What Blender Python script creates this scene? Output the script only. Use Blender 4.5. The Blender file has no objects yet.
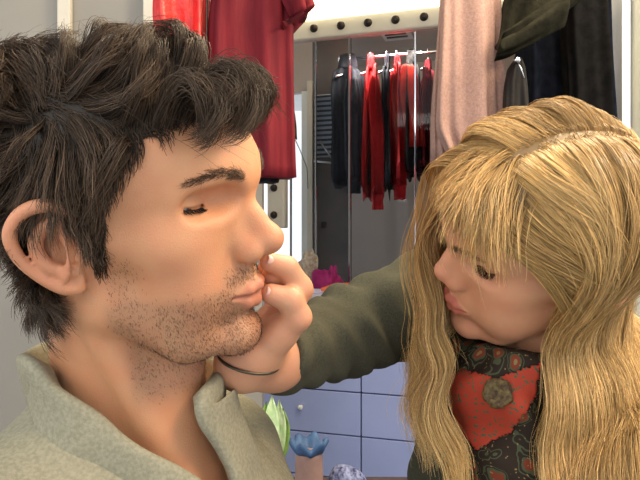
import bpy, bmesh, math, random
import numpy as np
from mathutils import Vector, Matrix
rng = np.random.default_rng(7)
random.seed(7)
scene = bpy.context.scene
COL = scene.collection
F = 640.0
CZ = 1.2
def at(px, py, Y):
    """point seen at pixel px,py at distance Y in front of the camera"""
    return np.array([(px-320)/F*Y, Y, CZ-(py-240)/F*Y])

# ------------------------------------------------------------------ object helpers
def link_mesh(name, verts, faces, mat, parent=None, smooth=True, mats=None, fmat=None, cols=None):
    me = bpy.data.meshes.new(name)
    verts = np.asarray(verts, dtype=np.float64)
    if parent is not None:
        verts = verts - np.array(parent_world(parent))
    if isinstance(faces, np.ndarray):
        nf, k = faces.shape
        me.vertices.add(len(verts)); me.vertices.foreach_set('co', verts.ravel())
        me.loops.add(nf*k); me.loops.foreach_set('vertex_index', faces.ravel().astype(np.int32))
        me.polygons.add(nf); me.polygons.foreach_set('loop_start', (np.arange(nf)*k).astype(np.int32))
        me.update(calc_edges=True)
    else:
        me.from_pydata([tuple(v) for v in verts], [], [list(f) for f in faces])
    if smooth:
        me.polygons.foreach_set('use_smooth', np.ones(len(me.polygons), dtype=bool))
    if cols is not None:
        a = me.color_attributes.new('tint', 'FLOAT_COLOR', 'POINT')
        c = np.ones((len(verts), 4)); c[:, :cols.shape[1]] = cols
        a.data.foreach_set('color', c.ravel())
    for m in (mats or [mat]):
        me.materials.append(m)
    if fmat is not None:
        me.polygons.foreach_set('material_index', np.asarray(fmat, dtype=np.int32))
    me.update()
    o = bpy.data.objects.new(name, me); COL.objects.link(o)
    if parent is not None: o.parent = parent
    return o
def parent_world(p):
    v = Vector(p.location)
    while p.parent:
        p = p.parent; v = v + Vector(p.location)
    return v
def empty(name, loc):
    o = bpy.data.objects.new(name, None); COL.objects.link(o); o.location = tuple(loc)
    o.empty_display_size = .05
    return o
def tag(o, label=None, cat=None, group=None, kind=None):
    if label: o['label'] = label
    if cat: o['category'] = cat
    if group: o['group'] = group
    if kind: o['kind'] = kind
    return o

class MB:
    """collects shapes into one mesh (world coordinates)"""
    def __init__(s): s.v = []; s.f = []
    def add(s, v, f):
        n = len(s.v); s.v += [tuple(p) for p in v]; s.f += [[i+n for i in q] for q in f]; return s
    def box(s, o, a, b, c):
        """corner o, edge vectors a b c"""
        o, a, b, c = map(np.array, (o, a, b, c))
        vs = [o, o+a, o+a+b, o+b, o+c, o+a+c, o+a+b+c, o+b+c]
        fs = [[0,3,2,1],[4,5,6,7],[0,1,5,4],[1,2,6,5],[2,3,7,6],[3,0,4,7]]
        if np.dot(np.cross(a, b), c) < 0: fs = [q[::-1] for q in fs]
        return s.add(vs, fs)
    def tube(s, pts, r, n=10, cap=True):
        pts = [np.array(p, float) for p in pts]
        rs = r if hasattr(r, '__len__') else [r]*len(pts)
        vs = []; fs = []
        up = None
        for i, p in enumerate(pts):
            t = pts[min(i+1, len(pts)-1)]-pts[max(i-1, 0)]
            t = t/(np.linalg.norm(t)+1e-12)
            if up is None:
                up = np.cross(t, [0.3, 0.2, 1.0]);
                if np.linalg.norm(up) < .05: up = np.cross(t, [1, 0, 0])
            u = up - t*np.dot(up, t); u /= np.linalg.norm(u); up = u
            w = np.cross(t, u)
            for k in range(n):
                a = 2*math.pi*k/n
                vs.append(p+rs[i]*(u*math.cos(a)+w*math.sin(a)))
        for i in range(len(pts)-1):
            for k in range(n):
                fs.append([i*n+k, i*n+(k+1) % n, (i+1)*n+(k+1) % n, (i+1)*n+k])
        if cap:
            fs.append(list(range(n))[::-1]); fs.append([(len(pts)-1)*n+k for k in range(n)])
        return s.add(vs, fs)
    def lathe(s, c, prof, n=24, ax=(0, 0, 1), wave=None):
        """prof: list of (r,h) along ax from c"""
        ax = np.array(ax, float); ax /= np.linalg.norm(ax)
        u = np.cross(ax, [0, 1, 0.01]); u /= np.linalg.norm(u); w = np.cross(ax, u)
        vs = []; fs = []
        for i, (r, h) in enumerate(prof):
            for k in range(n):
                a = 2*math.pi*k/n
                rr = r; hh = h
                if wave: rr, hh = wave(i, a, r, h)
                vs.append(np.array(c)+ax*hh+rr*(u*math.cos(a)+w*math.sin(a)))
        for i in range(len(prof)-1):
            for k in range(n):
                fs.append([i*n+k, i*n+(k+1) % n, (i+1)*n+(k+1) % n, (i+1)*n+k])
        fs.append(list(range(n))[::-1]); fs.append([(len(prof)-1)*n+k for k in range(n)])
        return s.add(vs, fs)
    def build(s, name, mat, parent=None, smooth=False, bevel=0):
        o = link_mesh(name, np.array(s.v), s.f, mat, parent, smooth)
        if bevel:
            m = o.modifiers.new('bevel', 'BEVEL'); m.width = bevel; m.segments = 2; m.limit_method = 'ANGLE'
        return o

# ------------------------------------------------------------------ materials
def mat(name, color=(.5, .5, .5), rough=.6, metal=0, spec=.5, emit=None, estr=1):
    m = bpy.data.materials.new(name); m.use_nodes = True
    b = m.node_tree.nodes['Principled BSDF']
    b.inputs['Base Color'].default_value = (*color, 1)
    b.inputs['Roughness'].default_value = rough
    b.inputs['Metallic'].default_value = metal
    b.inputs['Specular IOR Level'].default_value = spec
    if emit:
        b.inputs['Emission Color'].default_value = (*emit, 1); b.inputs['Emission Strength'].default_value = estr
    return m
def N(m, t, **kw):
    n = m.node_tree.nodes.new(t)
    for k, v in kw.items():
        if k in n.inputs.keys() if isinstance(k, str) else False: n.inputs[k].default_value = v
        else: setattr(n, k, v)
    return n
def L(m, a, b): m.node_tree.links.new(a, b)
def coords(m):
    return N(m, 'ShaderNodeTexCoord').outputs['Object']
def noise_mat(name, c1, c2, scale, rough=.8, bump=.0, bscale=None, stretch=(1, 1, 1), detail=4, metal=0, spec=.4, bdist=.002):
    m = mat(name, c1, rough, metal, spec)
    b = m.node_tree.nodes['Principled BSDF']
    mp = N(m, 'ShaderNodeMapping'); mp.inputs['Scale'].default_value = stretch
    L(m, coords(m), mp.inputs['Vector'])
    n = N(m, 'ShaderNodeTexNoise'); n.inputs['Scale'].default_value = scale; n.inputs['Detail'].default_value = detail
    L(m, mp.outputs[0], n.inputs['Vector'])
    r = N(m, 'ShaderNodeValToRGB')
    r.color_ramp.elements[0].color = (*c1, 1); r.color_ramp.elements[1].color = (*c2, 1)
    r.color_ramp.elements[0].position = .35; r.color_ramp.elements[1].position = .65
    L(m, n.outputs['Fac'], r.inputs['Fac']); L(m, r.outputs[0], b.inputs['Base Color'])
    if bump:
        n2 = N(m, 'ShaderNodeTexNoise'); n2.inputs['Scale'].default_value = bscale or scale*3; n2.inputs['Detail'].default_value = 3
        L(m, mp.outputs[0], n2.inputs['Vector'])
        bp = N(m, 'ShaderNodeBump'); bp.inputs['Strength'].default_value = bump; bp.inputs['Distance'].default_value = bdist
        L(m, n2.outputs['Fac'], bp.inputs['Height']); L(m, bp.outputs[0], b.inputs['Normal'])
    return m
def tint_mat(name, rough=.5, spec=.4, sss=0, bump=0, bscale=600, noise=0.0, coat=0, metal=0):
    """colour from the mesh's own 'tint' attribute"""
    m = mat(name, (.5, .5, .5), rough, metal, spec)
    b = m.node_tree.nodes['Principled BSDF']
    a = N(m, 'ShaderNodeAttribute'); a.attribute_name = 'tint'
    if noise:
        n = N(m, 'ShaderNodeTexNoise'); n.inputs['Scale'].default_value = 45; n.inputs['Detail'].default_value = 5
        L(m, coords(m), n.inputs['Vector'])
        mr = N(m, 'ShaderNodeMapRange'); mr.inputs[1].default_value = .3; mr.inputs[2].default_value = .7
        mr.inputs[3].default_value = 1-noise; mr.inputs[4].default_value = 1+noise
        L(m, n.outputs['Fac'], mr.inputs[0])
        mx = N(m, 'ShaderNodeVectorMath', operation='MULTIPLY')
        cb = N(m, 'ShaderNodeCombineXYZ'); cb.inputs[0].default_value = 1.0
        L(m, mr.outputs[0], cb.inputs[1]); L(m, mr.outputs[0], cb.inputs[2])
        L(m, a.outputs['Color'], mx.inputs[0]); L(m, cb.outputs[0], mx.inputs[1])
        L(m, mx.outputs[0], b.inputs['Base Color'])
    else:
        L(m, a.outputs['Color'], b.inputs['Base Color'])
    if sss:
        b.inputs['Subsurface Weight'].default_value = sss
        b.inputs['Subsurface Radius'].default_value = (1, .4, .2)
        b.inputs['Subsurface Scale'].default_value = .006
    if bump:
        n2 = N(m, 'ShaderNodeTexNoise'); n2.inputs['Scale'].default_value = bscale; n2.inputs['Detail'].default_value = 3
        L(m, coords(m), n2.inputs['Vector'])
        bp = N(m, 'ShaderNodeBump'); bp.inputs['Strength'].default_value = bump; bp.inputs['Distance'].default_value = .0008
        L(m, n2.outputs['Fac'], bp.inputs['Height']); L(m, bp.outputs[0], b.inputs['Normal'])
    return m

# ------------------------------------------------------------------ signed distance sculpting
def rot(yaw, pitch=0, roll=0):
    a, b, c = np.radians([yaw, pitch, roll])
    Rz = np.array([[np.cos(a), -np.sin(a), 0], [np.sin(a), np.cos(a), 0], [0, 0, 1]])
    Ry = np.array([[np.cos(b), 0, np.sin(b)], [0, 1, 0], [-np.sin(b), 0, np.cos(b)]])
    Rx = np.array([[1, 0, 0], [0, np.cos(c), -np.sin(c)], [0, np.sin(c), np.cos(c)]])
    return Rz @ Ry @ Rx
def spline(pts, rs=None, sub=4):
    pts = np.array(pts, float); n = len(pts)
    if rs is None: rs = np.ones(n)
    rs = np.array(rs if hasattr(rs, '__len__') else [rs]*n, float)
    Q = np.c_[pts, rs]; Q = np.vstack([2*Q[0]-Q[1], Q, 2*Q[-1]-Q[-2]]); out = []
    for i in range(n-1):
        p0, p1, p2, p3 = Q[i], Q[i+1], Q[i+2], Q[i+3]
        for t in np.linspace(0, 1, sub, endpoint=False):
            out.append(.5*((2*p1)+(-p0+p2)*t+(2*p0-5*p1+4*p2-p3)*t*t+(-p0+3*p1-3*p2+p3)*t**3))
    out.append(Q[-2]); out = np.array(out)
    return out[:, :3], out[:, 3]
class Prims(list):
    """list of (kind, data, k, mode); mode u = add, s = carve"""
    def E(s, c, r, k=.012, mode='u', R=None):
        s.append(('E', (np.array(c, float), np.array(r, float), R), k, mode)); return s
    def C(s, a, b, ra, rb=None, k=.012, mode='u'):
        s.append(('C', (np.array(a, float), np.array(b, float), ra, ra if rb is None else rb), k, mode)); return s
    def P(s, pts, rs, k=.004, mode='u'):
        if not hasattr(rs, '__len__'): rs = [rs]*len(pts)
        for i in range(len(pts)-1): s.C(pts[i], pts[i+1], rs[i], rs[i+1], k, mode)
        return s
    def S(s, pts, rs, k=.004, mode='u', sub=4):
        P_, R_ = spline(pts, rs, sub)
        return s.P([tuple(q) for q in P_], list(R_), k, mode)
    def sym(s, f):
        for q in (-1, 1): f(q)
def dist(pr, x, y, z):
    kind, d = pr[0], pr[1]
    if kind == 'E':
        c, r, R = d
        X, Y, Z = x-c[0], y-c[1], z-c[2]
        if R is not None:
            X, Y, Z = (R[0,0]*X+R[1,0]*Y+R[2,0]*Z, R[0,1]*X+R[1,1]*Y+R[2,1]*Z, R[0,2]*X+R[1,2]*Y+R[2,2]*Z)
        a = (X/r[0])**2+(Y/r[1])**2+(Z/r[2])**2
        b = (X/r[0]**2)**2+(Y/r[1]**2)**2+(Z/r[2]**2)**2
        k0 = np.sqrt(a); k1 = np.sqrt(b)+1e-9
        return k0*(k0-1)/k1
    a, b, ra, rb = d
    ab = b-a; L2 = ab@ab
    X, Y, Z = x-a[0], y-a[1], z-a[2]
    h = np.clip((X*ab[0]+Y*ab[1]+Z*ab[2])/L2, 0, 1)
    return np.sqrt((X-h*ab[0])**2+(Y-h*ab[1])**2+(Z-h*ab[2])**2)-(ra+(rb-ra)*h)
def combine(D, d, k, mode):
    if mode == 'u':
        h = np.maximum(k-np.abs(D-d), 0)/k
        return np.minimum(D, d)-h*h*k*.25
    h = np.maximum(k-np.abs(D+d), 0)/k
    return np.maximum(D, -d)+h*h*k*.25
def evalp(prims, P, off=0):
    D = np.full(len(P), .5)
    for pr in prims: D = combine(D, dist(pr, P[:, 0], P[:, 1], P[:, 2]), pr[2], pr[3])
    return D-off
def gradp(prims, P, e=.001):
    g = np.zeros_like(P)
    for i in range(3):
        d = np.zeros(3); d[i] = e
        g[:, i] = evalp(prims, P+d)-evalp(prims, P-d)
    return g/(np.linalg.norm(g, axis=1, keepdims=True)+1e-12)
def axis(segs):
    """segs: [(start, end, step), ...] contiguous"""
    out = [segs[0][0]]
    for a, b, st in segs:
        n = max(1, int(round((b-a)/st)))
        out += list(np.linspace(a, b, n+1)[1:])
    return np.array(out, dtype=np.float32)
class Field:
    def __init__(s, xs, ys, zs):
        s.ax = [xs, ys, zs]; s.D = np.full((len(xs), len(ys), len(zs)), .06, dtype=np.float32)
    def apply(s, prims, margin=.022):
        for pr in prims:
            kind, d, k, mode = pr
            if kind == 'E':
                R = d[2]; e = np.full(3, max(d[1])) if R is not None else d[1]
                lo, hi = d[0]-e, d[0]+e
            else:
                r = max(d[2], d[3]); lo = np.minimum(d[0], d[1])-r; hi = np.maximum(d[0], d[1])+r
            m = k+margin if mode == 'u' else k+.004
            sl = []
            for i in range(3):
                a = np.searchsorted(s.ax[i], lo[i]-m); b = np.searchsorted(s.ax[i], hi[i]+m)
                sl.append(slice(int(a), int(b)))
            if any(q.stop <= q.start for q in sl): continue
            x = s.ax[0][sl[0]][:, None, None]; y = s.ax[1][sl[1]][None, :, None]; z = s.ax[2][sl[2]][None, None, :]
            dd = dist(pr, x, y, z).astype(np.float32)
            sub = s.D[tuple(sl)]
            s.D[tuple(sl)] = combine(sub, dd, k, mode)
        return s
    def grid(s):
        return s.ax[0][:, None, None], s.ax[1][None, :, None], s.ax[2][None, None, :]
    def surface(s, smooth=2):
        D = s.D; ins = D < 0
        c = np.zeros(tuple(n-1 for n in D.shape), dtype=np.int8)
        for i in (0, 1):
            for j in (0, 1):
                for k in (0, 1):
                    c += ins[i:i+c.shape[0], j:j+c.shape[1], k:k+c.shape[2]]
        I, J, K = np.nonzero((c > 0) & (c < 8))
        vid = np.full(c.shape, -1, dtype=np.int32); vid[I, J, K] = np.arange(len(I))
        corner = {}
        for i in (0, 1):
            for j in (0, 1):
                for k in (0, 1): corner[(i, j, k)] = D[I+i, J+j, K+k]
        acc = np.zeros((len(I), 3)); cnt = np.zeros(len(I))
        for a in corner:
            for q in range(3):
                if a[q] == 1: continue
                b = list(a); b[q] = 1; b = tuple(b)
                da, db = corner[a], corner[b]
                cr = (da < 0) != (db < 0)
                t = np.where(cr, da/np.where(da == db, 1, da-db), 0)
                for w in range(3):
                    base = (I, J, K)[w]+a[w]
                    pa = s.ax[w][base]
                    if w == q: pa = pa+t*(s.ax[w][np.minimum(base+1, len(s.ax[w])-1)]-pa)
                    acc[:, w] += np.where(cr, pa, 0)
                cnt += cr
        V = acc/cnt[:, None]
        Fs = []
        for q in range(3):
            A = np.take(ins, range(D.shape[q]-1), axis=q); B = np.take(ins, range(1, D.shape[q]), axis=q)
            cr = A != B
            o = [w for w in range(3) if w != q]
            idx = list(np.nonzero(cr))
            ok = (idx[o[0]] >= 1) & (idx[o[1]] >= 1) & (idx[o[0]] < c.shape[o[0]]) & (idx[o[1]] < c.shape[o[1]])
            idx = [t[ok] for t in idx]; inside = A[tuple(idx)]
            def cell(da, db):
                t = list(idx); t[o[0]] = t[o[0]]+da; t[o[1]] = t[o[1]]+db
                return vid[t[0], t[1], t[2]]
            f = np.stack([cell(-1, -1), cell(0, -1), cell(0, 0), cell(-1, 0)], 1)
            flip = inside if q != 1 else ~inside
            f[~flip] = f[~flip][:, ::-1]
            Fs.append(f)
        Fq = np.concatenate(Fs); Fq = Fq[(Fq >= 0).all(1)]
        for _ in range(smooth):
            sm = np.zeros_like(V); n = np.zeros(len(V))
            for a, b in ((0, 1), (1, 2), (2, 3), (3, 0)):
                np.add.at(sm, Fq[:, a], V[Fq[:, b]]); np.add.at(n, Fq[:, a], 1)
            V = V*.5+sm/np.maximum(n, 1)[:, None]*.5
        return V, Fq
def vnormals(V, Fq):
    n = np.cross(V[Fq[:, 2]]-V[Fq[:, 0]], V[Fq[:, 3]]-V[Fq[:, 1]])
    vn = np.zeros_like(V)
    for i in range(4): np.add.at(vn, Fq[:, i], n)
    return vn/(np.linalg.norm(vn, axis=1, keepdims=True)+1e-12)
def in_poly(px, pz, poly):
    ins = np.zeros(len(px), bool); n = len(poly)
    for i in range(n):
        x1, y1 = poly[i]; x2, y2 = poly[(i+1) % n]
        c = ((y1 > pz) != (y2 > pz)) & (px < (x2-x1)*(pz-y1)/((y2-y1) if y2 != y1 else 1e-9)+x1)
        ins ^= c
    return ins
def sstep(a, b, x):
    t = np.clip((x-a)/(b-a), 0, 1); return t*t*(3-2*t)
class VNoise:
    """smooth vector noise: sum of sines"""
    def __init__(s, freq, seed, n=6):
        r = np.random.default_rng(seed)
        s.k = r.normal(size=(n, 3)); s.k /= np.linalg.norm(s.k, axis=1, keepdims=True)
        s.k *= freq*r.uniform(.6, 1.5, size=(n, 1)); s.p = r.uniform(0, 6.28, n)
        s.a = r.normal(size=(n, 3))/math.sqrt(n)*1.4
    def __call__(s, P): return np.sin(P@s.k.T+s.p)@s.a

def raycast(px, py, sdf, y0=.3, y1=1.2, world_to_local=lambda P: P):
    d = np.array([(px-320)/F, 1, -(py-240)/F]); o = np.array([0, 0, CZ]); t = y0
    for _ in range(200):
        v = sdf(world_to_local((o+d*t)[None]))[0]
        if v < .0004: break
        t += max(v*.7, .0004)
        if t > y1: break
    return o+d*t
# ------------------------------------------------------------------ strands (hair, lashes, stubble) as thin tubes
def strand_arrays(Pts, rad, col_root, col_tip, taper=.35, sides=3, colvar=None):
    """Pts (n,m,3) world; rad (n,) ; colours (n,3)"""
    n, m, _ = Pts.shape
    T = np.zeros_like(Pts); T[:, 1:-1] = Pts[:, 2:]-Pts[:, :-2]; T[:, 0] = Pts[:, 1]-Pts[:, 0]; T[:, -1] = Pts[:, -1]-Pts[:, -2]
    T /= np.linalg.norm(T, axis=2, keepdims=True)+1e-12
    ref = np.array([.31, .83, .46]); U = np.cross(T, ref); U /= np.linalg.norm(U, axis=2, keepdims=True)+1e-12
    W = np.cross(T, U)
    s = np.linspace(0, 1, m)
    rr = rad[:, None]*(1-(1-taper)*s**2)[None, :]
    ring = []
    for k in range(sides):
        a = 2*math.pi*k/sides
        ring.append(Pts+(U*math.cos(a)+W*math.sin(a))*rr[..., None])
    V = np.stack(ring, 2).reshape(-1, 3)
    col = col_root[:, None, :]*(1-s[None, :, None])+col_tip[:, None, :]*s[None, :, None]
    Cc = np.repeat(col.reshape(-1, 3), sides, axis=0)
    base = (np.arange(n)*m*sides)[:, None, None]+(np.arange(m-1)*sides)[None, :, None]
    k = np.arange(sides)[None, None, :]
    a = base+k; b = base+(k+1) % sides
    Fq = np.stack([a, b, b+sides, a+sides], -1).reshape(-1, 4)
    return V, Fq, Cc
def sample_surface(V, Fq, w, n, r=rng):
    """random points on quads, w = per-vertex weight"""
    ar = np.linalg.norm(np.cross(V[Fq[:, 2]]-V[Fq[:, 0]], V[Fq[:, 3]]-V[Fq[:, 1]]), axis=1)*.5
    p = ar*w[Fq].mean(1); p = p/p.sum()
    f = r.choice(len(Fq), n, p=p)
    a = r.random((n, 1)); b = r.random((n, 1))
    q = V[Fq[f]]
    return (q[:, 0]*(1-a)+q[:, 1]*a)*(1-b)+(q[:, 3]*(1-a)+q[:, 2]*a)*b
# ------------------------------------------------------------------ heads (local frame: x out of the face, y to the person's left, z up; metres)
def head_prims(w):
    """w = dictionary of proportions"""
    p = Prims(); S = (-1, 1)
    p.E((0, 0, .035), (.100, .077, .080), .02)
    p.E((-.012, 0, .045), (.092, .078, .074), .02)
    p.E((.045, 0, .040), (.058, .062, .048), .02)             # forehead
    p.E((.050, 0, -.005), (.040, .056, .060), .02)            # mid face
    p.E((.035, 0, -.045), (.050, .050*w['jaww'], .055), .02)
    for q in S:
        p.C((.006, q*.054*w['jaww'], -.050), (.052, q*.034*w['jaww'], -.086*w['chinz']), .013, .0135, .018)
        p.C((.052, q*.034*w['jaww'], -.086*w['chinz']), (.078, q*.010, -.093*w['chinz']), .0135, .013, .015)
        p.C((.004, q*.060, -.005), (.006, q*.054*w['jaww'], -.050), .014, .013, .02)
        p.E((.056, q*.043, -.010), (.022, .020, .020), .022)   # cheekbone
        p.E((.054, q*.034, -.048), (.026, .021*w['cheek'], .028), .022)
        p.C((.010, q*.064, .000), (.050, q*.050, -.004), .009, .011, .02)
    p.E((.0765, 0, -.052), (.0225, .028, .026), .014)            # muzzle
    p.E((w['chinx'], 0, -.091*w['chinz']), (.0145, .018, .0155), .012)
    p.C((.100, -.010, -.0755), (.100, .010, -.0755), .005, .005, .010, 's')
    # brow
    b = w['brow']
    for q in S:
        p.C((.0935, q*.008, .033), (.084, q*.030, .0405), .0095*b, .0095*b, .012)
        p.C((.084, q*.030, .0405), (.064, q*.048, .029), .0095*b, .008, .012)
        p.E((.0945, q*.032, w['eye'][2]), (.0172, .0172, .0115), .009, 's')
        p.E((.0840, q*.0485, w['eye'][2]), (.0135, .0110, .0095), .008, 's')
    # nose
    nx = w['nose']
    p.P([(.0885, 0, .019), (.1005, 0, .001), (.1130+nx, 0, w['tipz'])], [.0095, .0085, .0105], .007)
    for q in S:
        p.C((.082, q*.008, .010), (.093, q*.0095, -.014), .007, .009, .010)
        p.E((.1000+nx*.6, q*.0122, -.0230), (.0112, .0072, .0088), .0042)
        p.C((.113+nx, q*.003, w['tipz']), (.1045, q*.008, -.0185), .0075, .006, .006)
    p.C((.1115+nx, 0, w['tipz']-.004), (.0985, 0, -.030), .0065, .006, .006)
    for q in S:
        p.E((.1065+nx*.6, q*.0066, -.0315), (.0072, .0040, .0050), .0020, 's')
    # lips
    lf = w['lip']
    p.P([(.0895, -.0245, -.0545), (.0972, -.012, -.0535), (.0998, 0, -.0530), (.0972, .012, -.0535), (.0895, .0245, -.0545)],
        [.002, .0040*lf, .0048*lf, .0040*lf, .002], .004)
    p.P([(.0890, -.0225, -.0565), (.0945, -.011, -.0630), (.0967, 0, -.0645), (.0945, .011, -.0630), (.0890, .0225, -.0565)],
        [.002, .0046*lf, .0052*lf, .0046*lf, .002], .004)
    p.P([(.0905, -.0255, -.0553), (.1015, -.012, -.0583), (.1045, 0, -.0580), (.1015, .012, -.0583), (.0905, .0255, -.0553)],
        [.0013, .0018, .0020, .0018, .0013], .002, 's')
    p.C((.1065, 0, -.036), (.1075, 0, -.045), .0018, .0022, .005, 's')   # philtrum
    # eyelids around the eyeballs
    for q in S:
        ex, ey, ez = w['eye']
        p.E((ex, q*ey, ez), (.0145, .0148, .0140), .003)
        for pts, r in w['slit']:
            p.P([(a, q*b_, c) for a, b_, c in pts], r, .0022, 's')
    # ears
    n_ear = len(p)
    for q in S:
        p.C((-.008, q*.066, -.002), (-.010, q*.078, .002), .014, .010, .008)
        p.E((-.012, q*.0840, .001), (.0200, .0042, .0290), .006, 'u', rot(q*25))
        p.S([(.006, q*.0785, .002), (.010, q*.0800, .015), (.005, q*.0850, .028), (-.008, q*.0910, .0345), (-.023, q*.0970, .030),
             (-.033, q*.1000, .015), (-.0305, q*.0975, -.003), (-.021, q*.0910, -.019), (-.010, q*.0840, -.029), (-.001, q*.0780, -.031)],
            [.0022, .0028, .0036, .0040, .0042, .0042, .0038, .0036, .0042, .004], .003)
        p.E((-.004, q*.0790, -.024), (.0095, .0040, .0095), .004)
        p.E((-.0085, q*.0905, .003), (.0155, .0050, .0200), .004, 's', rot(q*25))
        p.S([(.000, q*.0860, .022), (-.012, q*.0905, .0185), (-.0200, q*.0925, .006), (-.0165, q*.0895, -.009), (-.0070, q*.0835, -.0165), (.001, q*.0800, -.0165)],
            [.0022, .0032, .0036, .0034, .0030, .0028], .004)
        p.E((-.003, q*.0830, -.002), (.0095, .0070, .0095), .003, 's')
        p.E((.0050, q*.0800, -.007), (.0042, .0040, .0065), .003)
    for i in range(n_ear, len(p)):
        kind, d, k, mo = p[i]; sc = np.array([.91, 1, .93]); of = np.array([.0015, 0, -.0005])
        p[i] = (kind, (d[0]*sc+of, d[1]*sc, d[2]) if kind == 'E' else (d[0]*sc+of, d[1]*sc+of, d[2]*.95, d[3]*.95), k, mo)
    return p

def shell_from(V, Fq, mask, off0, world):
    """closed-ish thin layer over the masked faces of a surface (hair roots layer)"""
    keep = mask[Fq].all(1)
    used = np.unique(Fq[keep]); re = np.full(len(V), -1); re[used] = np.arange(len(used))
    nv = vnormals(V, Fq)
    return world(V[used]+nv[used]*off0), re[Fq[keep]]

def grow(roots, sdf, dirfn, length, M, h, noise, namp, gain=60., rise=.35, hmin=.0015, rootnoise=.8, freqpos=.6, fall=None):
    """guide strands marched over a surface; all arrays over the K guides"""
    K = len(roots); P = roots.copy(); out = [P.copy()]
    step = length/(M-1)
    prev = None
    for i in range(1, M):
        s = i/(M-1)
        e = .002
        d0 = sdf(P); g = np.stack([sdf(P+np.eye(3)[a]*e)-sdf(P-np.eye(3)[a]*e) for a in range(3)], 1)
        g /= np.linalg.norm(g, axis=1, keepdims=True)+1e-9
        v = dirfn(P, roots, s)
        v = v+namp(s)[:, None]*noise(roots*rootnoise+P*freqpos) if callable(namp) else v+namp*noise(roots*rootnoise+P*freqpos)
        v /= np.linalg.norm(v, axis=1, keepdims=True)+1e-9
        ht = h*np.clip(s/rise, 0, 1)
        if fall is not None: ht = ht*(1-fall*sstep(.4, .8, s))
        vn = (v*g).sum(1)
        near = d0 < ht+.012
        v = v-g*(np.where(near, vn, np.minimum(vn, vn*0+1)*0))[:, None]
        v = v+g*(np.where(near, np.clip((ht-d0)*gain, -.8, 1.4), 0))[:, None]
        v /= np.linalg.norm(v, axis=1, keepdims=True)+1e-9
        if prev is not None:
            v = v*.6+prev*.4; v /= np.linalg.norm(v, axis=1, keepdims=True)+1e-9
        prev = v
        P = P+v*step[:, None]
        d1 = sdf(P); P = P+g*np.maximum(hmin-d1, 0)[:, None]
        out.append(P.copy())
    return np.stack(out, 1)
def children(G, groots, roots, clump, spread, r, lenvar=.25):
    """strands that follow the nearest guides"""
    K, M, _ = G.shape; n = len(roots); out = np.zeros((n, M, 3)); s = np.linspace(0, 1, M)[None, :, None]
    for a in range(0, n, 2000):
        R = roots[a:a+2000]
        d = ((R[:, None, :]-groots[None])**2).sum(2); j = d.argmin(1)
        off = (R-groots[j])[:, None, :]
        jit = r.normal(size=(len(R), 1, 3))*spread
        ph = r.uniform(0, 6.28, (len(R), 1, 3))
        cut = 1-r.uniform(0, lenvar, (len(R), 1))
        t = np.linspace(0, 1, M)[None, :]*cut*(M-1)
        i0 = np.clip(t.astype(int), 0, M-2); fr = (t-i0)[..., None]
        g = G[j][np.arange(len(R))[:, None], i0]*(1-fr)+G[j][np.arange(len(R))[:, None], i0+1]*fr
        out[a:a+2000] = g+off*(1-clump*np.minimum(s*1.6, 1))+jit*s+spread*.6*np.sin(s*7+ph)*s
    return out, None

def hair_mesh(name, strands, rad, c0, c1, material, parent, extra=None, sides=3, taper=.35):
    V, Fq, C = strand_arrays(strands, rad, c0, c1, taper, sides)
    if extra is not None:
        for ev, ef, ec in extra:
            Fq = np.concatenate([Fq, ef+len(V)]); V = np.concatenate([V, ev]); C = np.concatenate([C, np.broadcast_to(ec, (len(ev), 3))])
    return link_mesh(name, V, Fq, material, parent, True, cols=C)

# ================================================================== MAN
RM = rot(-14, .3, 16); TM = np.array([-.149, .504, 1.217])
def m2w(P): return P@RM.T+TM
def w2m(P): return (np.asarray(P, float)-TM)@RM
wm = dict(jaww=1.0, cheek=1.0, chinx=.083, chinz=1.0, brow=1.0, nose=.0005, tipz=-.0155, lip=1.0, eye=(.0615, .0400, .0200),
          slit=[([(.0645, .0540, .0195), (.0715, .0480, .0172), (.0758, .0400, .0158), (.0760, .0330, .0160), (.0745, .0265, .0170)], [.0012, .0016, .0018, .0016, .0011]),
                ([(.0665, .0530, .0255), (.0715, .0475, .0285), (.0745, .0400, .0300), (.0745, .0320, .0285)], [.0010, .0013, .0013, .001])])
man = empty('person', (-.17, .56, .62))
tag(man, 'seated person with tousled dark hair and stubble in a pale grey polo shirt', 'person')
skin_m = tint_mat('skin', .48, .35, .12, .5, 900, .06)
hp = head_prims(wm)
# torso, in a frame turned away from the head
NBm = np.array([-.165, .570, 1.055])
fm = np.array([math.cos(math.radians(-30)), math.sin(math.radians(-30)), 0]); lm = np.array([-fm[1], fm[0], 0]); um = np.array([0, 0, 1.])
def tm(f, l, u): return NBm+fm*f+lm*l+um*u
Rt_w = np.stack([fm, lm, um], 1)
def torso_prims_m():
    T = Prims()
    def e(c, r, k=.03, mode='u'): T.E(w2m(tm(*c)), r, k, mode, RM.T@Rt_w)
    def c(a, b, ra, rb, k=.03, mode='u'): T.C(w2m(tm(*a)), w2m(tm(*b)), ra, rb, k, mode)
    e((.005, 0, -.158), (.095, .138, .15), .04)
    e((-.01, 0, -.30), (.10, .145, .20), .05)
    e((.045, .07, -.13), (.06, .075, .075), .04); e((.045, -.07, -.13), (.06, .075, .075), .04)
    for q in (-1, 1):
        c((-.02, q*.03, -.018), (-.015, q*.122, -.078), .040, .044, .05)
        c((-.015, q*.136, -.092), (.0, q*.178, -.30), .052, .042, .03)
        c((.0, q*.195, -.30), (.18, q*.15, -.40), .041, .030, .02)
    return T
tp = torso_prims_m()
np_ = Prims()
np_.C((-.022, 0, -.030), w2m(tm(-.008, 0, -.01)), .054, .060, .03)
np_.C((.022, 0, -.075), w2m(tm(.045, 0, -.05)), .026, .030, .03)     # throat
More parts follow.
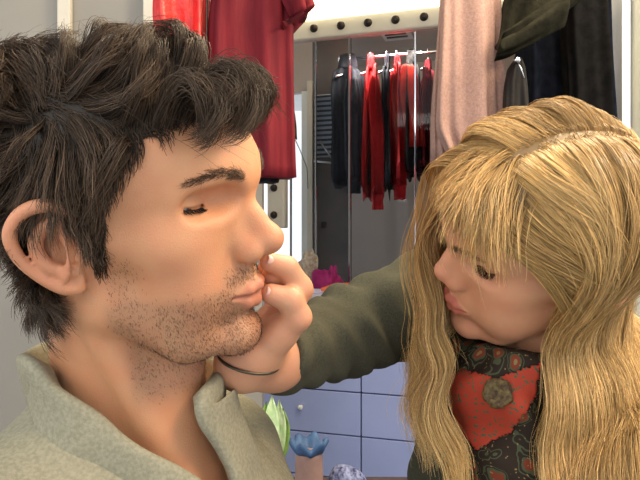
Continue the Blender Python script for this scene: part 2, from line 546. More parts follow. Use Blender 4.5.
for q in (-1, 1):
    np_.C((-.018, q*.056, -.035), w2m(tm(.068, q*.014, -.048)), .013, .008, .018)
    np_.C(w2m(tm(.066, q*.02, -.052)), w2m(tm(.02, q*.105, -.062)), .0085, .0085, .014)
np_.E((.034, 0, -.108), (.010, .011, .013), .014)
F1 = Field(axis([(-.13, .045, .0021), (.045, .128, .0012), (.128, .32, .008)]),
           axis([(-.40, -.104, .008), (-.104, -.058, .0016), (-.058, .058, .0013), (.058, .104, .0019), (.104, .36, .008)]),
           axis([(-.60, -.24, .009), (-.24, -.115, .0035), (-.115, .040, .0012), (.040, .125, .0023)]))
F1.apply(tp, .03); F1.apply(np_); F1.apply(hp)
VM, FM = F1.surface(1); del F1
def skin_cols(V, base, lipc, blush, w, beard=0):
    x, y, z = V.T; ay = np.abs(y)
    c = np.tile(np.array(base), (len(V), 1))
    def mix(col, a): c[:] = c*(1-a[:, None])+np.array(col)*a[:, None]
    g = lambda cx, cy, cz, r: np.exp(-(((x-cx)/r)**2+((ay-cy)/r)**2+((z-cz)/r)**2))
    mix(blush, .55*g(.112, 0, -.018, .018)); mix(blush, .40*g(.066, .042, -.018, .026))
    mix(blush, .5*sstep(.076, .088, ay)*(x < .02)); mix(blush, .30*g(.07, .0, -.10, .05))
    if beard:
        jaw = sstep(-.022, -.046, z+.35*np.maximum(.05-x, 0)*0)*sstep(-.150, -.118, z)
        side = sstep(.004, .016, x)
        must = np.exp(-((z+.041)/.008)**2)*sstep(.080, .09, x)*sstep(.036, .024, ay)
        cheekc = sstep(.040, .052, -z+0*x)*side
        b = np.clip(np.maximum(cheekc*jaw, must)*side, 0, 1)
        mix(beard[0], beard[1]*b)
        mix((.14, .05, .035), .85*np.exp(-(((x-.1055)/.005)**2+((ay-.0068)/.0042)**2+((z+.0325)/.0042)**2)))  # shade inside the nostrils, painted into the tint
    # lips
    pts = Prims(); lf = w['lip']
    pts.P([(.0895, -.0235, -.0545), (.1000, -.010, -.0520), (.1030, 0, -.0530), (.1000, .010, -.0520), (.0895, .0235, -.0545)], [.002, .0046*lf, .0052*lf, .0046*lf, .002])
    pts.P([(.0890, -.0215, -.0565), (.0965, -.011, -.0625), (.0990, 0, -.0640), (.0965, .011, -.0625), (.0890, .0215, -.0565)], [.002, .005*lf, .006*lf, .005*lf, .002])
    near = (x > .08) & (ay < .035) & (z < -.04) & (z > -.08)
    d = np.full(len(V), 1.); d[near] = evalp(pts, V[near])
    mix(lipc, .9*sstep(.0014, -.0004, d))
    return np.clip(c, 0, 1)
CM = skin_cols(VM, (.60, .285, .145), (.46, .17, .10), (.60, .24, .14), wm, ((.30, .165, .095), .50))
body = link_mesh('body', m2w(VM), FM, skin_m, man, True, cols=CM)
tag(body)
def eyeballs(w, to_world, parent, look, s=1.0):
    me = tint_mat('eye', .12, .6)
    for q in (-1, 1):
        c = np.array([w['eye'][0], q*w['eye'][1], w['eye'][2]])
        n, m = 24, 32; V = []; 
        d = np.array(look, float); d /= np.linalg.norm(d)
        th = np.linspace(0, np.pi, n+1)
        u = np.cross(d, [0, 0, 1.]); u /= np.linalg.norm(u); v = np.cross(d, u)
        cols = []
        for i, t in enumerate(th):
            for k in range(m):
                a = 2*np.pi*k/m
                V.append(c+.0122*(d*np.cos(t)+np.sin(t)*(u*np.cos(a)+v*np.sin(a))))
                cols.append((.012, .01, .01) if t < .22 else ((.05, .03, .018) if t < .60 else (.42, .34, .30)))
        V = np.array(V); Fq = np.array([[i*m+k, i*m+(k+1) % m, (i+1)*m+(k+1) % m, (i+1)*m+k] for i in range(n) for k in range(m)])
        link_mesh('eye', to_world(V), Fq, me, parent, True, cols=np.array(cols))
eyeballs(wm, m2w, man, (.93, 0, -.37))

# ---- hair of the man
hair_m = tint_mat('dark_hair', .5, .28)
skull_m = Prims(); skull_m += [p for p in hp[:16]]
for q in (-1, 1):
    skull_m.E((-.013, q*.084, .001), (.022, .010, .030), .008)
skull_m += list(np_)
x, y, z = VM.T; nvM = vnormals(VM, FM)
poly_m = [(.120, .080), (.094, .078), (.075, .076), (.054, .066), (.040, .048), (.028, .030), (.0235, .004), (.0215, -.010), (.0145, -.012), (.010, .006), (.009, .030), (-.004, .040),
          (-.022, .038), (-.035, .018), (-.035, -.012), (-.034, -.025), (-.048, -.042), (-.058, -.058), (-.20, -.064), (-.20, .25), (.12, .25)]
maskM = in_poly(x, z, poly_m) & (np.abs(y) < .0835) & (z > -.09)
hn = VNoise(26, 3); hn2 = VNoise(55, 5)
def fadeM(P):
    return np.ones(len(P))
rr = np.random.default_rng(11)
K = 900
gr = sample_surface(VM, FM, maskM.astype(float), K, rr)
def sdfM(P): return evalp(skull_m, P)
def dirM(P, R, s):
    top = sstep(.045, .10, P[:, 2]); ftop = sstep(.03, .08, R[:, 0])*sstep(.05, .085, R[:, 2]); back = sstep(-.02, -.07, R[:, 0])
    side = (1-top); sg = np.sign(R[:, 1]+.01)
    d = np.zeros_like(P)
    d[:, 0] = .70*top+.30*side*(1-back)-.10*back*side
    d[:, 2] = -.25*top-.90*side
    d[:, 1] = sg*.30*top*(1-ftop)+sg*.05*side
    fr = np.stack([np.full(len(P), 1.0 if s < .45 else .25), -.35*np.ones(len(P)), np.full(len(P), .45 if s < .25 else (-.2 if s < .45 else -1.2))], 1)
    return d*(1-ftop[:, None])+fr*ftop[:, None]
topm = sstep(.05, .10, gr[:, 2]); backm = sstep(-.02, -.08, gr[:, 0])
frm = sstep(.030, .075, gr[:, 0])*sstep(.05, .085, gr[:, 2])
sideburn = (gr[:, 0] > -.002) & (gr[:, 2] < .03)
lenM = .046+.020*topm+.028*frm+.006*backm*rr.random(K)
lenM = np.where(sideburn, .010+.3*np.maximum(gr[:, 2], 0), lenM)*rr.uniform(.8, 1.2, K)
hM = (.008+.010*topm+.013*frm+.006*backm)*rr.uniform(.15, 1.35, K)
hM = np.where(sideburn, .0025, hM)
G = grow(gr, sdfM, dirM, lenM, 13, hM, hn, lambda s: (.45+.5*s)*np.where(sideburn, .3, 1.0), rise=.35, fall=frm*.9)
nch = 30000
cr = sample_surface(VM, FM, maskM.astype(float), nch, rr)
S, _ = children(G, gr, cr, .5, .0026, rr)
base = np.array([.040, .025, .015]); v = rr.lognormal(0, .45, (nch, 1))
warm = rr.random((nch, 1))**3
c0 = base*v*.8; c1 = base*v*1.5+warm*np.array([.05, .025, .010])
# loose flyaway strands
kf = 170; fr_ = sample_surface(VM, FM, (maskM & (z > .075)).astype(float), kf, rr)
Gf = grow(fr_, sdfM, dirM, rr.uniform(.05, .085, kf), 13, rr.uniform(.015, .030, kf), hn2, lambda s: np.full(kf, 1.3), rise=.6)
ku = 700; gu = sample_surface(VM, FM, maskM.astype(float), ku, rr)
Gu = grow(gu, sdfM, dirM, rr.uniform(.018, .026, ku), 13, rr.uniform(.002, .005, ku), hn, lambda s: np.full(ku, .35), rise=.6)
nu = 12000; cu = sample_surface(VM, FM, maskM.astype(float), nu, rr); Su, _ = children(Gu, gu, cu, .15, .0015, rr)
bu = base*rr.lognormal(0, .35, (nu, 1))*.75
# forelocks curling over the forehead
kl = 38; fl = []
for i in range(kl):
    y0 = rr.uniform(-.052, .038); a_ = rr.uniform(.75, 1.15); e_ = rr.uniform(-.004, .006); x0 = .092-.55*max(abs(y0)-.02, 0)
    dr = rr.uniform(.1, .95); cu_ = rr.normal(0, .006)
    pts = [(x0-.010, y0, .080), (x0+.001, y0-.003, .094+e_), (x0+.016*a_, y0-.008, .102*1+e_), (x0+.027*a_, y0-.012+cu_*.4, .094+e_), (x0+.029*a_, y0-.015+cu_, .094-.016*dr), (x0+.022*a_, y0-.018+cu_*1.8, .094-.030*dr), (x0+.014*a_, y0-.027+cu_*2, .092-.030*dr)]
    q_, _ = spline(pts, None, 2); fl.append(q_)
GL = np.array(fl)
nl_ = 3600; j_ = rr.integers(0, kl, nl_); th_ = rr.uniform(0, 6.28, (nl_, 1, 1)); 
t_ = np.linspace(0, 1, 13)[None, :, None]
SLk = GL[j_]+rr.normal(0, 1, (nl_, 1, 3))*np.array([.0035, .0055, .0045])*(1-.45*t_)+.0016*np.sin(t_*9+th_)*rr.normal(0, 1, (nl_, 1, 3))+VNoise(60, 44)(GL[j_].reshape(-1, 3)).reshape(nl_, 13, 3)*.002
cutl = rr.uniform(.7, 1, nl_); ii = np.linspace(0, 1, 13)[None]*cutl[:, None]*12; i0 = np.clip(ii.astype(int), 0, 11); f0 = (ii-i0)[..., None]
ar_ = np.arange(nl_)[:, None]; SLk = SLk[ar_, i0]*(1-f0)+SLk[ar_, i0+1]*f0
bl_ = base*rr.lognormal(0, .4, (nl_, 1))
Su = np.concatenate([Su, SLk]); bu = np.concatenate([bu, bl_*1.3]); nu = len(Su)
S = np.concatenate([S, Gf, Su]); rad = np.concatenate([rr.uniform(.00018, .00036, nch), np.full(kf, .00014), np.where(np.arange(nu) < 12000, rr.uniform(.0003, .0005, nu), rr.uniform(.00018, .00034, nu))])
c0 = np.concatenate([c0, np.tile(base, (kf, 1)), bu]); c1 = np.concatenate([c1, np.tile(base*2, (kf, 1)), bu])
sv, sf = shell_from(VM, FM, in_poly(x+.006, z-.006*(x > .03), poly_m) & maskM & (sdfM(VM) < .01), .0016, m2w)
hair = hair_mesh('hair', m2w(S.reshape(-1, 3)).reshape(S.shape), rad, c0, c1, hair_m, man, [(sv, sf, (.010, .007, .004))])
tag(hair, 'tousled wavy dark brown hair')

# ---- stubble, eyebrows, lashes
def short_hairs(name, V, Fq, w, n, ln, rad, dirv, cols, lbl=None, seed=1, to_world=m2w, parent=man, curl=.3, mats=hair_m, lift=.5):
    r = np.random.default_rng(seed)
    # keep normals: sample by vertex for a simple, dense pattern
    p = w/w.sum(); i = r.choice(len(V), n, p=p)
    nv = vnormals(V, Fq)[i]
    P0 = V[i]+r.normal(size=(n, 3))*.0006
    d = dirv(P0); d = d+r.normal(size=(n, 3))*curl
    d = d-nv*(d*nv).sum(1, keepdims=True)*1.0+nv*lift
    d /= np.linalg.norm(d, axis=1, keepdims=True)
    l = ln*r.uniform(.6, 1.2, (n, 1))
    P = np.stack([P0, P0+d*l*.5+nv*l*.05, P0+d*l-nv*l*.12], 1)
    c = np.tile(np.array(cols), (n, 1))*r.uniform(.7, 1.6, (n, 1))
    V2, F2, C2 = strand_arrays(to_world(P.reshape(-1, 3)).reshape(P.shape), r.uniform(rad*.7, rad*1.3, n), c, c, .4, 3)
    o = link_mesh(name, V2, F2, mats, parent, True, cols=C2)
    if lbl: tag(o, lbl)
    return o
ay = np.abs(y)
bw = sstep(.040, .056, -z+.28*np.maximum(.045-x, 0)*0)*sstep(-.142, -.125, z)*sstep(.008, .022, x)
burn = sstep(-.075, .0, -np.abs(z+.02)-.0)*0
bw = np.maximum(bw, np.exp(-((z+.0415)/.006)**2)*sstep(.082, .09, x)*(ay < .030)*1.6)
bw = np.maximum(bw, .8*sstep(.013, .018, x)*sstep(.045, .028, x)*(z < -.008)*(z > -.06)*(ay > .05))
bw = np.maximum(bw, 2.2*np.exp(-((z+.0415)/.0045)**2)*(x > .085)*(ay < .028)*(ay > .006))
bw = np.maximum(bw, 2.0*np.exp(-(((z+.075)/.005)**2+(ay/.012)**2))*(x > .08))
bw *= 1-np.clip(sstep(.088, .092, x)*(ay < .026)*(z < -.046)*(z > -.071), 0, 1)
bw *= sdfM(VM) < .03
bw *= (x > .01) & (w2m(VM)[:, 2]*0 == 0)
short_hairs('beard_stubble', VM, FM, bw, 7500, .0021, .00011, lambda P: np.tile([.3, 0, -1.], (len(P), 1)), (.055, .036, .026), 'short dark brown stubble', 2)
def near_poly(V, pts, r):
    Q = np.array(pts)[:, 1:]; r = np.array(r)
    d = np.sqrt(((V[:, None, 1:]-Q[None])**2).sum(2))-r[None]
    return sstep(.0004, -.0014, d.min(1))
for q in (-1, 1):
    bp = [(.0925, q*.0190, .0355), (.0900, q*.028, .0385), (.0830, q*.041, .0415), (.0660, q*.0560, .0370)]
    bq = spline(bp, None, 10)[0]
    bp = [tuple(t_) for t_ in bq]
    near = (x > .05) & (z > .01) & (z < .06)
    ww = np.zeros(len(VM)); ww[near] = near_poly(VM[near], bp, list(np.interp(np.linspace(0, 3, len(bq)), [0, 1, 2, 3], [.0030, .0036, .0030, .0014])))
    short_hairs('eyebrow', VM, FM, ww+1e-12, 520, .0060, .00013, lambda P: np.stack([-.35*np.ones(len(P)), q*np.ones(len(P)), .25-8*np.maximum(np.abs(P[:, 1])-.03, 0)*2], 1), (.060, .036, .022), None, 3+q, lift=.25)
def lashes(pts, n, ln, droop, rad, col, to_world, parent, material, seed=4):
    r = np.random.default_rng(seed); pts = np.array(pts); t = np.linspace(0, len(pts)-1.001, n); i = t.astype(int); f = (t-i)[:, None]
    P0 = pts[i]*(1-f)+pts[i+1]*f; d = np.tile(np.array(droop, float), (n, 1)); d[:, 1] += np.linspace(.5, -.3, n)*np.sign(pts[0, 1])
    d += r.normal(size=(n, 3))*.12; d /= np.linalg.norm(d, axis=1, keepdims=True)
    P = np.stack([P0, P0+d*ln*.5, P0+d*ln+np.array([0, 0, .0012])], 1)
    c = np.tile(col, (n, 1))
    V2, F2, C2 = strand_arrays(to_world(P.reshape(-1, 3)).reshape(P.shape), np.full(n, rad), c, c, .3, 3)
    link_mesh('eyelashes', V2, F2, material, parent, True, cols=C2)
for q in (-1, 1):
    lashes([(.0650, q*.0550, .0197), (.0722, q*.0485, .0176), (.0765, q*.0400, .0163), (.0770, q*.0340, .0164)], 110, .0058, (.75, 0, -.65), .00016, (.015, .010, .008), m2w, man, hair_m)

# ---- polo shirt
shirt_m = noise_mat('heather_jersey', (.245, .230, .160), (.32, .30, .215), 350, .9, .5, 900, detail=3, spec=.15, bdist=.0006)
FS = Field(axis([(-.26, .32, .0036)]), axis([(-.38, .34, .0036)]), axis([(-.60, -.22, .008), (-.22, -.03, .0036)]))
FS.apply(tp, .03)
gx, gy, gz = FS.grid()
Wx = RM[0, 0]*gx+RM[0, 1]*gy+RM[0, 2]*gz+TM[0]-NBm[0]
Wy = RM[1, 0]*gx+RM[1, 1]*gy+RM[1, 2]*gz+TM[1]-NBm[1]
Wz = RM[2, 0]*gx+RM[2, 1]*gy+RM[2, 2]*gz+TM[2]-NBm[2]
f_ = Wx*fm[0]+Wy*fm[1]; l_ = Wx*lm[0]+Wy*lm[1]; u_ = Wz
fold = .0030*np.sin(f_*45+u_*30+np.sin(l_*30)*1.5)*np.sin(l_*22+u_*12)+.002*np.sin(u_*70+f_*30+l_*40)
D = FS.D-.0105+fold*.7
D = np.maximum(D, -(FS.D-.0015))
# neckline opening
VB = -.165
wv = np.clip((u_-VB)/(-VB), 0, 1.3)*.062
vopen = np.maximum(np.maximum(np.abs(l_)-wv, -f_), VB-u_)
neckc = np.sqrt((f_+.005+.25*np.minimum(u_, 0))**2+(l_)**2)-.066
nopen = np.maximum(neckc, -.045-u_)
D = np.maximum(D, -np.minimum(vopen, nopen))
FS.D = D.astype(np.float32)
sv, sf = FS.surface(2); del FS, D, Wx, Wy, Wz, f_, l_, u_, fold
shirt = link_mesh('polo_shirt', m2w(sv), sf, shirt_m, man, True)
# collar
allm = list(tp)+list(np_)
def on_torso(px, py): return raycast(px, py, lambda P: evalp(allm, P)-.008, world_to_local=w2m)
near_side = [on_torso(*q) for q in [(205, 515), (168, 480), (134, 453), (104, 432), (76, 406), (58, 384), (46, 362)]]
far_side = [on_torso(*q) for q in [(194, 392), (203, 420), (216, 448), (229, 480), (236, 515)]]
back = [tm(-.045, -.052, .035), tm(-.066, -.005, .042), tm(-.050, .052, .034), tm(.0, .068, .012)]
W = np.array(near_side+back+far_side)
W, _ = spline(W, None, 6)
for _ in range(6):
    loc = w2m(W); d_ = evalp(allm, loc)-.009; W = W-(gradp(allm, loc, .003)@RM.T)*d_[:, None]*.7
for _ in range(4): W[1:-1] = W[1:-1]*.5+(W[2:]+W[:-2])*.25
n = len(W)
nn = gradp(allm, w2m(W), .004)@RM.T
T = np.gradient(W, axis=0); T /= np.linalg.norm(T, axis=1, keepdims=True)
nn -= T*(nn*T).sum(1, keepdims=True); nn /= np.linalg.norm(nn, axis=1, keepdims=True)
B = np.cross(T, nn)
cen = W.mean(0); s0 = np.sign((B*(W-cen)).sum(1)[n//4]); B = B*s0
for _ in range(6):
    for A_ in (nn, B): A_[1:-1] = A_[1:-1]*.5+(A_[2:]+A_[:-2])*.25
sp = np.abs(np.linspace(-1, 1, n))
prof = [(.004, -.004), (-.003, .003), (-.009, .008), (-.012, .0125), (-.010, .0165), (-.002, .0165), (.010, .0140), (.021, .0105), (.031, .0075)]
rows = []
for k, (b_, h_) in enumerate(prof):
    wd = 1.0+(.30*sp if k > 5 else 0*sp)
    rows.append(W+B*(b_*wd)[:, None]+nn*h_)
cv = np.stack(rows, 1).reshape(-1, 3); m = len(prof)
cf = [[a*m+b, a*m+b+1, (a+1)*m+b+1, (a+1)*m+b] for a in range(n-1) for b in range(m-1)]
co = link_mesh('collar', np.array(cv), cf, shirt_m, man, True)
co.parent = shirt
wl = co.modifiers.new('thick', 'SOLIDIFY'); wl.thickness = .0022; wl.offset = 0
sb = co.modifiers.new('sub', 'SUBSURF'); sb.levels = 1; sb.render_levels = 1
# ================================================================== WOMAN
RW = rot(186, 12, -38); TW = np.array([.225, .645, 1.2]); SW = .97
def w2w(P): return (SW*P)@RW.T+TW
def w2l(P): return ((np.asarray(P, float)-TW)@RW)/SW
ww_ = dict(jaww=.88, cheek=1.3, chinx=.080, chinz=1.02, brow=.8, nose=-.006, tipz=-.012, lip=1.12, eye=(.0640, .0315, .0120),
          slit=[([(.0725, .0440, .0110), (.0770, .038, .0078), (.0790, .0315, .0072), (.0778, .0245, .0082), (.0750, .0185, .0105)], [.0014, .0024, .0028, .0024, .0012]),
                ([(.0710, .0445, .0165), (.0755, .039, .0205), (.0770, .0315, .0220), (.0765, .0235, .0205)], [.0010, .0012, .0012, .001])])
woman = empty('person', (.26, .74, .60))
tag(woman, 'person with long blond hair and fringe leaning in, arm raised to the other face', 'person')
skin_w = tint_mat('fair_skin', .42, .4, .15, .3, 900, .05)
hw = head_prims(ww_)
for q in (-1, 1): hw.E((.044, q*.040, -.040), (.032, .020, .034), .025)
NBw = np.array([.262, .735, 1.035])
fw = np.array([-.955, -.28, -.10]); fw /= np.linalg.norm(fw); lw = np.cross([0, 0, 1.], fw); lw /= np.linalg.norm(lw); uw = np.cross(fw, lw)
def tw(f, l, u): return NBw+fw*f+lw*l+uw*u
Rt_v = np.stack([fw, lw, uw], 1)
SHR = np.array([.205, .885, 1.135]); ELR = np.array([.030, .755, 1.090]); CUF = np.array([-.042, .580, 1.092]); WRR = np.array([-.066, .548, 1.094])
def torso_prims_w():
    T = Prims()
    def e(c, r, k=.03): T.E(tw(*c), r, k, 'u', Rt_v)
    e((.0, 0, -.15), (.09, .135, .14), .04); e((-.02, 0, -.33), (.085, .12, .20), .05)
    e((.06, .06, -.17), (.05, .055, .055), .04); e((.06, -.06, -.17), (.05, .055, .055), .04)
    T.C(tw(-.02, .03, -.02), tw(-.02, .12, -.06), .035, .042, .05)
    T.C(tw(-.02, .135, -.08), tw(.02, .19, -.30), .048, .036, .03)
    T.C(tw(-.02, -.02, -.02), SHR, .040, .050, .05)
    return T
twp = torso_prims_w()
# body in the head's frame
def conv(prims):
    out = Prims()
    for kind, d, k, mode in prims:
        if kind == 'E': out.append(('E', (w2l(d[0]), d[1]/SW, RW.T@d[2] if d[2] is not None else RW.T), k, mode))
        else: out.append(('C', (w2l(d[0]), w2l(d[1]), d[2]/SW, d[3]/SW), k, mode))
    return out
nw = Prims(); nw.C((-.020, 0, -.030), w2l(tw(-.005, 0, -.01)), .048, .052, .03); nw.C((.015, 0, -.07), w2l(tw(.03, 0, -.03)), .022, .028, .03)
F2 = Field(axis([(-.30, -.105, .008), (-.105, .04, .0024), (.04, .124, .00125), (.124, .32, .009)]),
           axis([(-.42, -.10, .009), (-.10, -.055, .0022), (-.055, .055, .0013), (.055, .10, .0020), (.10, .42, .009)]),
           axis([(-.62, -.24, .010), (-.24, -.118, .004), (-.118, .036, .00125), (.036, .125, .0026)]))
F2.apply(conv(twp), .03); F2.apply(nw); F2.apply(hw)
VW, FW = F2.surface(1); del F2
CW = skin_cols(VW, (.64, .32, .18), (.46, .13, .09), (.64, .22, .13), ww_)
# ---- arm and hand (right arm, reaching to the man's lip)
A = Prims()
A.C(SHR, ELR, .044, .035, .02); A.C(ELR, CUF, .034, .026, .02); A.C(CUF, WRR, .0245, .0225, .02)
def hp_(px, py, Y): return at(262+(px-262)*.90, py, Y)
wr = WRR
# palm
A.C(wr, hp_(258, 350, .546), .0220, .0205, .012)
A.C(hp_(258, 350, .546), hp_(286, 318, .545), .0185, .0150, .012)
A.C(hp_(250, 345, .560), hp_(284, 308, .565), .0165, .0135, .014)
A.C(hp_(256, 354, .535), hp_(284, 334, .528), .0165, .0130, .012)     # thumb mound
def finger(pts, rs):
    A.C(pts[0], pts[1], rs[0], rs[1], .006)
    for i in range(1, len(pts)-1): A.C(pts[i], pts[i+1], rs[i], rs[i+1], .003)
TH = [hp_(278, 336, .528), hp_(301, 317, .520), hp_(293, 300, .514), hp_(272, 294, .508)]
IX = [hp_(290, 314, .542), hp_(303, 288, .530), hp_(289, 268, .520), hp_(270, 262, .509)]
MI = [hp_(288, 308, .556), hp_(305, 290, .546), hp_(292, 278, .534), hp_(272, 276, .522)]
RI = [hp_(283, 304, .570), hp_(302, 290, .566), hp_(290, 278, .555), hp_(270, 284, .545)]
PI_ = [hp_(276, 304, .582), hp_(292, 283, .582), hp_(281, 268, .576), hp_(264, 268, .572)]
finger(TH, [.0130, .0118, .0108, .0085]); finger(IX, [.0118, .0112, .0098, .0080])
finger(MI, [.0112, .0105, .0092, .0078]); finger(RI, [.0100, .0092, .0080, .0066]); finger(PI_, [.0088, .0080, .0070, .0060])
F3 = Field(axis([(-.13, .01, .0016), (.01, .30, .006)]), axis([(.46, .62, .0016), (.62, .96, .006)]), axis([(1.02, 1.20, .0016), (1.20, 1.24, .006)]))
F3.apply(A); VA, FA = F3.surface(1); del F3
CA = np.tile(np.array((.58, .285, .165)), (len(VA), 1))
tips = np.array([TH[-1], IX[-1], MI[-1], RI[-1], PI_[-1], IX[1], MI[1], TH[1]])
dd = np.min(np.linalg.norm(VA[:, None]-tips[None], axis=2), axis=1)
aa = (.40*np.exp(-(dd/.009)**2))[:, None]; CA = CA*(1-aa)+np.array([.58, .19, .12])*aa
link_mesh('body', np.concatenate([w2w(VW), VA]), np.concatenate([FW, FA+len(VW)]), skin_w, woman, True, cols=np.concatenate([CW, CA]))
# nails
nl = MB()
nail_m = mat('nail', (.72, .42, .34), .2)
for P3, P2 in ((TH[-1], TH[-2]), (IX[-1], IX[-2])):
    d = P3-P2; d /= np.linalg.norm(d); c = np.array([-.05, -1, .35]) ; c = c-d*(c@d); c /= np.linalg.norm(c); sdv = np.cross(d, c)
    vs = []
    for i in range(7):
        for j in range(7):
            u, v_ = (i/6-.5)*2, (j/6-.5)*2
            vs.append(P3+d*(.001+.0050*u)+sdv*(.0042*v_*(1-.15*u*u))+c*(.0072-.0022*v_*v_-.0006*u*u))
    nl.add(vs, [[i*7+j, (i+1)*7+j, (i+1)*7+j+1, i*7+j+1] for i in range(6) for j in range(6)])
no = nl.build('fingernails', nail_m, woman, True); q_ = no.modifiers.new('s', 'SOLIDIFY'); q_.thickness = .0006
eyeballs(ww_, w2w, woman, (.8, 0, -.6))
x2, y2, z2 = VW.T
blond_m = tint_mat('blond_hair', .38, .5)
for q in (-1, 1):
    bp = [(.0915, q*.0120, .0300), (.0890, q*.022, .0345), (.0830, q*.034, .0385), (.0690, q*.047, .0350)]
    bq = spline(bp, None, 10)[0]
    near = (x2 > .05) & (z2 > .01) & (z2 < .06)
    wv_ = np.zeros(len(VW)); wv_[near] = near_poly(VW[near], [tuple(t_) for t_ in bq], list(np.interp(np.linspace(0, 3, len(bq)), [0, 1, 2, 3], [.0026, .003, .0024, .0014])))
    short_hairs('eyebrow', VW, FW, wv_+1e-12, 350, .0055, .00012, lambda P: np.stack([-.35*np.ones(len(P)), q*np.ones(len(P)), .1*np.ones(len(P))], 1), (.12, .07, .035), None, 13+q, to_world=w2w, parent=woman, mats=blond_m, lift=.2)
    lashes([(.0730, q*.0445, .0118), (.0778, q*.038, .0088), (.0800, q*.0315, .0082), (.0788, q*.0245, .0092), (.0758, q*.0190, .0112)], 110, .0085, (.8, 0, -.5), .00020, (.012, .008, .006), w2w, woman, hair_m)

# ---- sweater
knit_m = noise_mat('olive_knit', (.055, .054, .036), (.080, .078, .053), 500, .95, .4, 900, detail=3, spec=.15, bdist=.001)
SP = Prims(); SP += twp
SL = Prims(); SL.C(SHR, ELR, .082, .049, .03); SL.C(ELR, CUF+(CUF-ELR)*.15, .048, .0285, .02); SL.E(tw(.045, -.085, -.13), (.095, .08, .12), .05, 'u', Rt_v)
F4 = Field(axis([(-.06, .50, .0036)]), axis([(.44, 1.0, .0036)]), axis([(.62, .90, .009), (.90, 1.26, .0036)]))
F4.apply(SP, .03); 
Fs = Field(*F4.ax); Fs.apply(SL, .03)
gx, gy, gz = F4.grid()
dE = np.sqrt((gx-ELR[0])**2+(gy-ELR[1])**2+(gz-ELR[2])**2)
fold = .0035*np.sin((gx*.75+gy*.45)*150+8*np.sin(gz*18))*np.exp(-((dE-.02)/.09)**2)+.0025*np.sin(gx*80-gy*60+gz*70)+.002*np.sin(gy*110+gz*40+3*np.sin(gx*30))
D = combine(F4.D-.010, Fs.D, .03, 'u')+fold
inner = np.minimum(F4.D-.002+np.maximum(fold, 0), Fs.D+.0100+fold)
cutp = (gx-CUF[0])*(-.60)+(gy-CUF[1])*(-.80)+(gz-CUF[2])*.10       # sleeve ends at the cuff
D = np.maximum(D, -inner)
D = np.maximum(D, np.where(np.sqrt((gx-CUF[0])**2+(gy-CUF[1])**2+(gz-CUF[2])**2) < .12, cutp, -1))
nk = np.sqrt((gx-NBw[0])**2+(gy-NBw[1])**2)-.062
D = np.maximum(D, -np.maximum(nk, NBw[2]-.03-gz))
F4.D = D.astype(np.float32); sv, sf = F4.surface(2); del Fs
sweater = link_mesh('sweater', sv, sf, knit_m, woman, True)
# cuff rib
cm = MB()
axd = (WRR-CUF); axd /= np.linalg.norm(axd); 
# ---- bracelet at the wrist
# ---- scarf
scarf_m = mat('paisley_scarf', (.05, .03, .02), .8, 0, .2)
def paisley(m, ground, spot, ring, dot, scale):
    b = m.node_tree.nodes['Principled BSDF']
    mp = N(m, 'ShaderNodeMapping'); L(m, coords(m), mp.inputs['Vector'])
    nz = N(m, 'ShaderNodeTexNoise'); nz.inputs['Scale'].default_value = 30; L(m, mp.outputs[0], nz.inputs['Vector'])
    ad = N(m, 'ShaderNodeMixRGB'); ad.inputs[0].default_value = .03; L(m, mp.outputs[0], ad.inputs[1]); L(m, nz.outputs['Color'], ad.inputs[2])
    vo = N(m, 'ShaderNodeTexVoronoi'); vo.inputs['Scale'].default_value = scale; L(m, ad.outputs[0], vo.inputs['Vector'])
    r = N(m, 'ShaderNodeValToRGB'); r.color_ramp.interpolation = 'CONSTANT'
    e = r.color_ramp.elements; e[0].position = 0; e[0].color = (*dot, 1); e[1].position = .12; e[1].color = (*spot, 1)
    for p_, c_ in ((.30, ring), (.38, ground), (.46, ring), (.50, ground)):
        q = e.new(p_); q.color = (*c_, 1)
    L(m, vo.outputs['Distance'], r.inputs['Fac'])
    v2 = N(m, 'ShaderNodeTexVoronoi'); v2.inputs['Scale'].default_value = scale*4.5; L(m, ad.outputs[0], v2.inputs['Vector'])
    r2 = N(m, 'ShaderNodeValToRGB'); r2.color_ramp.interpolation = 'CONSTANT'
    r2.color_ramp.elements[0].color = (1, 1, 1, 1); r2.color_ramp.elements[1].position = .17; r2.color_ramp.elements[1].color = (0, 0, 0, 1)
    L(m, v2.outputs['Distance'], r2.inputs['Fac'])
    mx = N(m, 'ShaderNodeMixRGB'); L(m, r2.outputs[0], mx.inputs[0]); L(m, r.outputs[0], mx.inputs[1]); mx.inputs[2].default_value = (*dot, 1)
    L(m, mx.outputs[0], b.inputs['Base Color'])
paisley(scarf_m, (.030, .020, .014), (.20, .045, .022), (.07, .085, .045), (.24, .17, .07), 42)
red_m = mat('red_dotted_cloth', (.5, .08, .03), .75, 0, .25)
paisley(red_m, (.40, .048, .024), (.10, .10, .05), (.40, .048, .024), (.06, .07, .04), 190)
SC = Prims(); Rs = Rt_v
SC.E(tw(.060, .010, .012), (.070, .070, .040), .02, 'u', Rs)
SC.C(tw(.075, -.045, .040), tw(.078, .050, .028), .028, .028, .02)
SC.C(tw(.02, .065, .03), tw(.078, .050, .028), .03, .026, .02)
SC.C(tw(.02, -.062, .04), tw(.075, -.045, .04), .03, .026, .02)
SC.C(tw(-.05, -.03, .03), tw(.02, -.062, .04), .028, .03, .02); SC.C(tw(-.05, .03, .03), tw(.02, .065, .03), .028, .03, .02); SC.C(tw(-.05, -.03, .03), tw(-.05, .03, .03), .028, .028, .02)
SC.E(tw(.078, .005, -.060), (.045, .075, .080), .03, 'u', Rs)
SC.E(tw(.078, .005, -.130), (.040, .065, .080), .03, 'u', Rs)
F5 = Field(axis([(.06, .40, .0026)]), axis([(.52, .88, .0026)]), axis([(.80, 1.16, .0026)]))
F5.apply(SC, .03); gx, gy, gz = F5.grid()
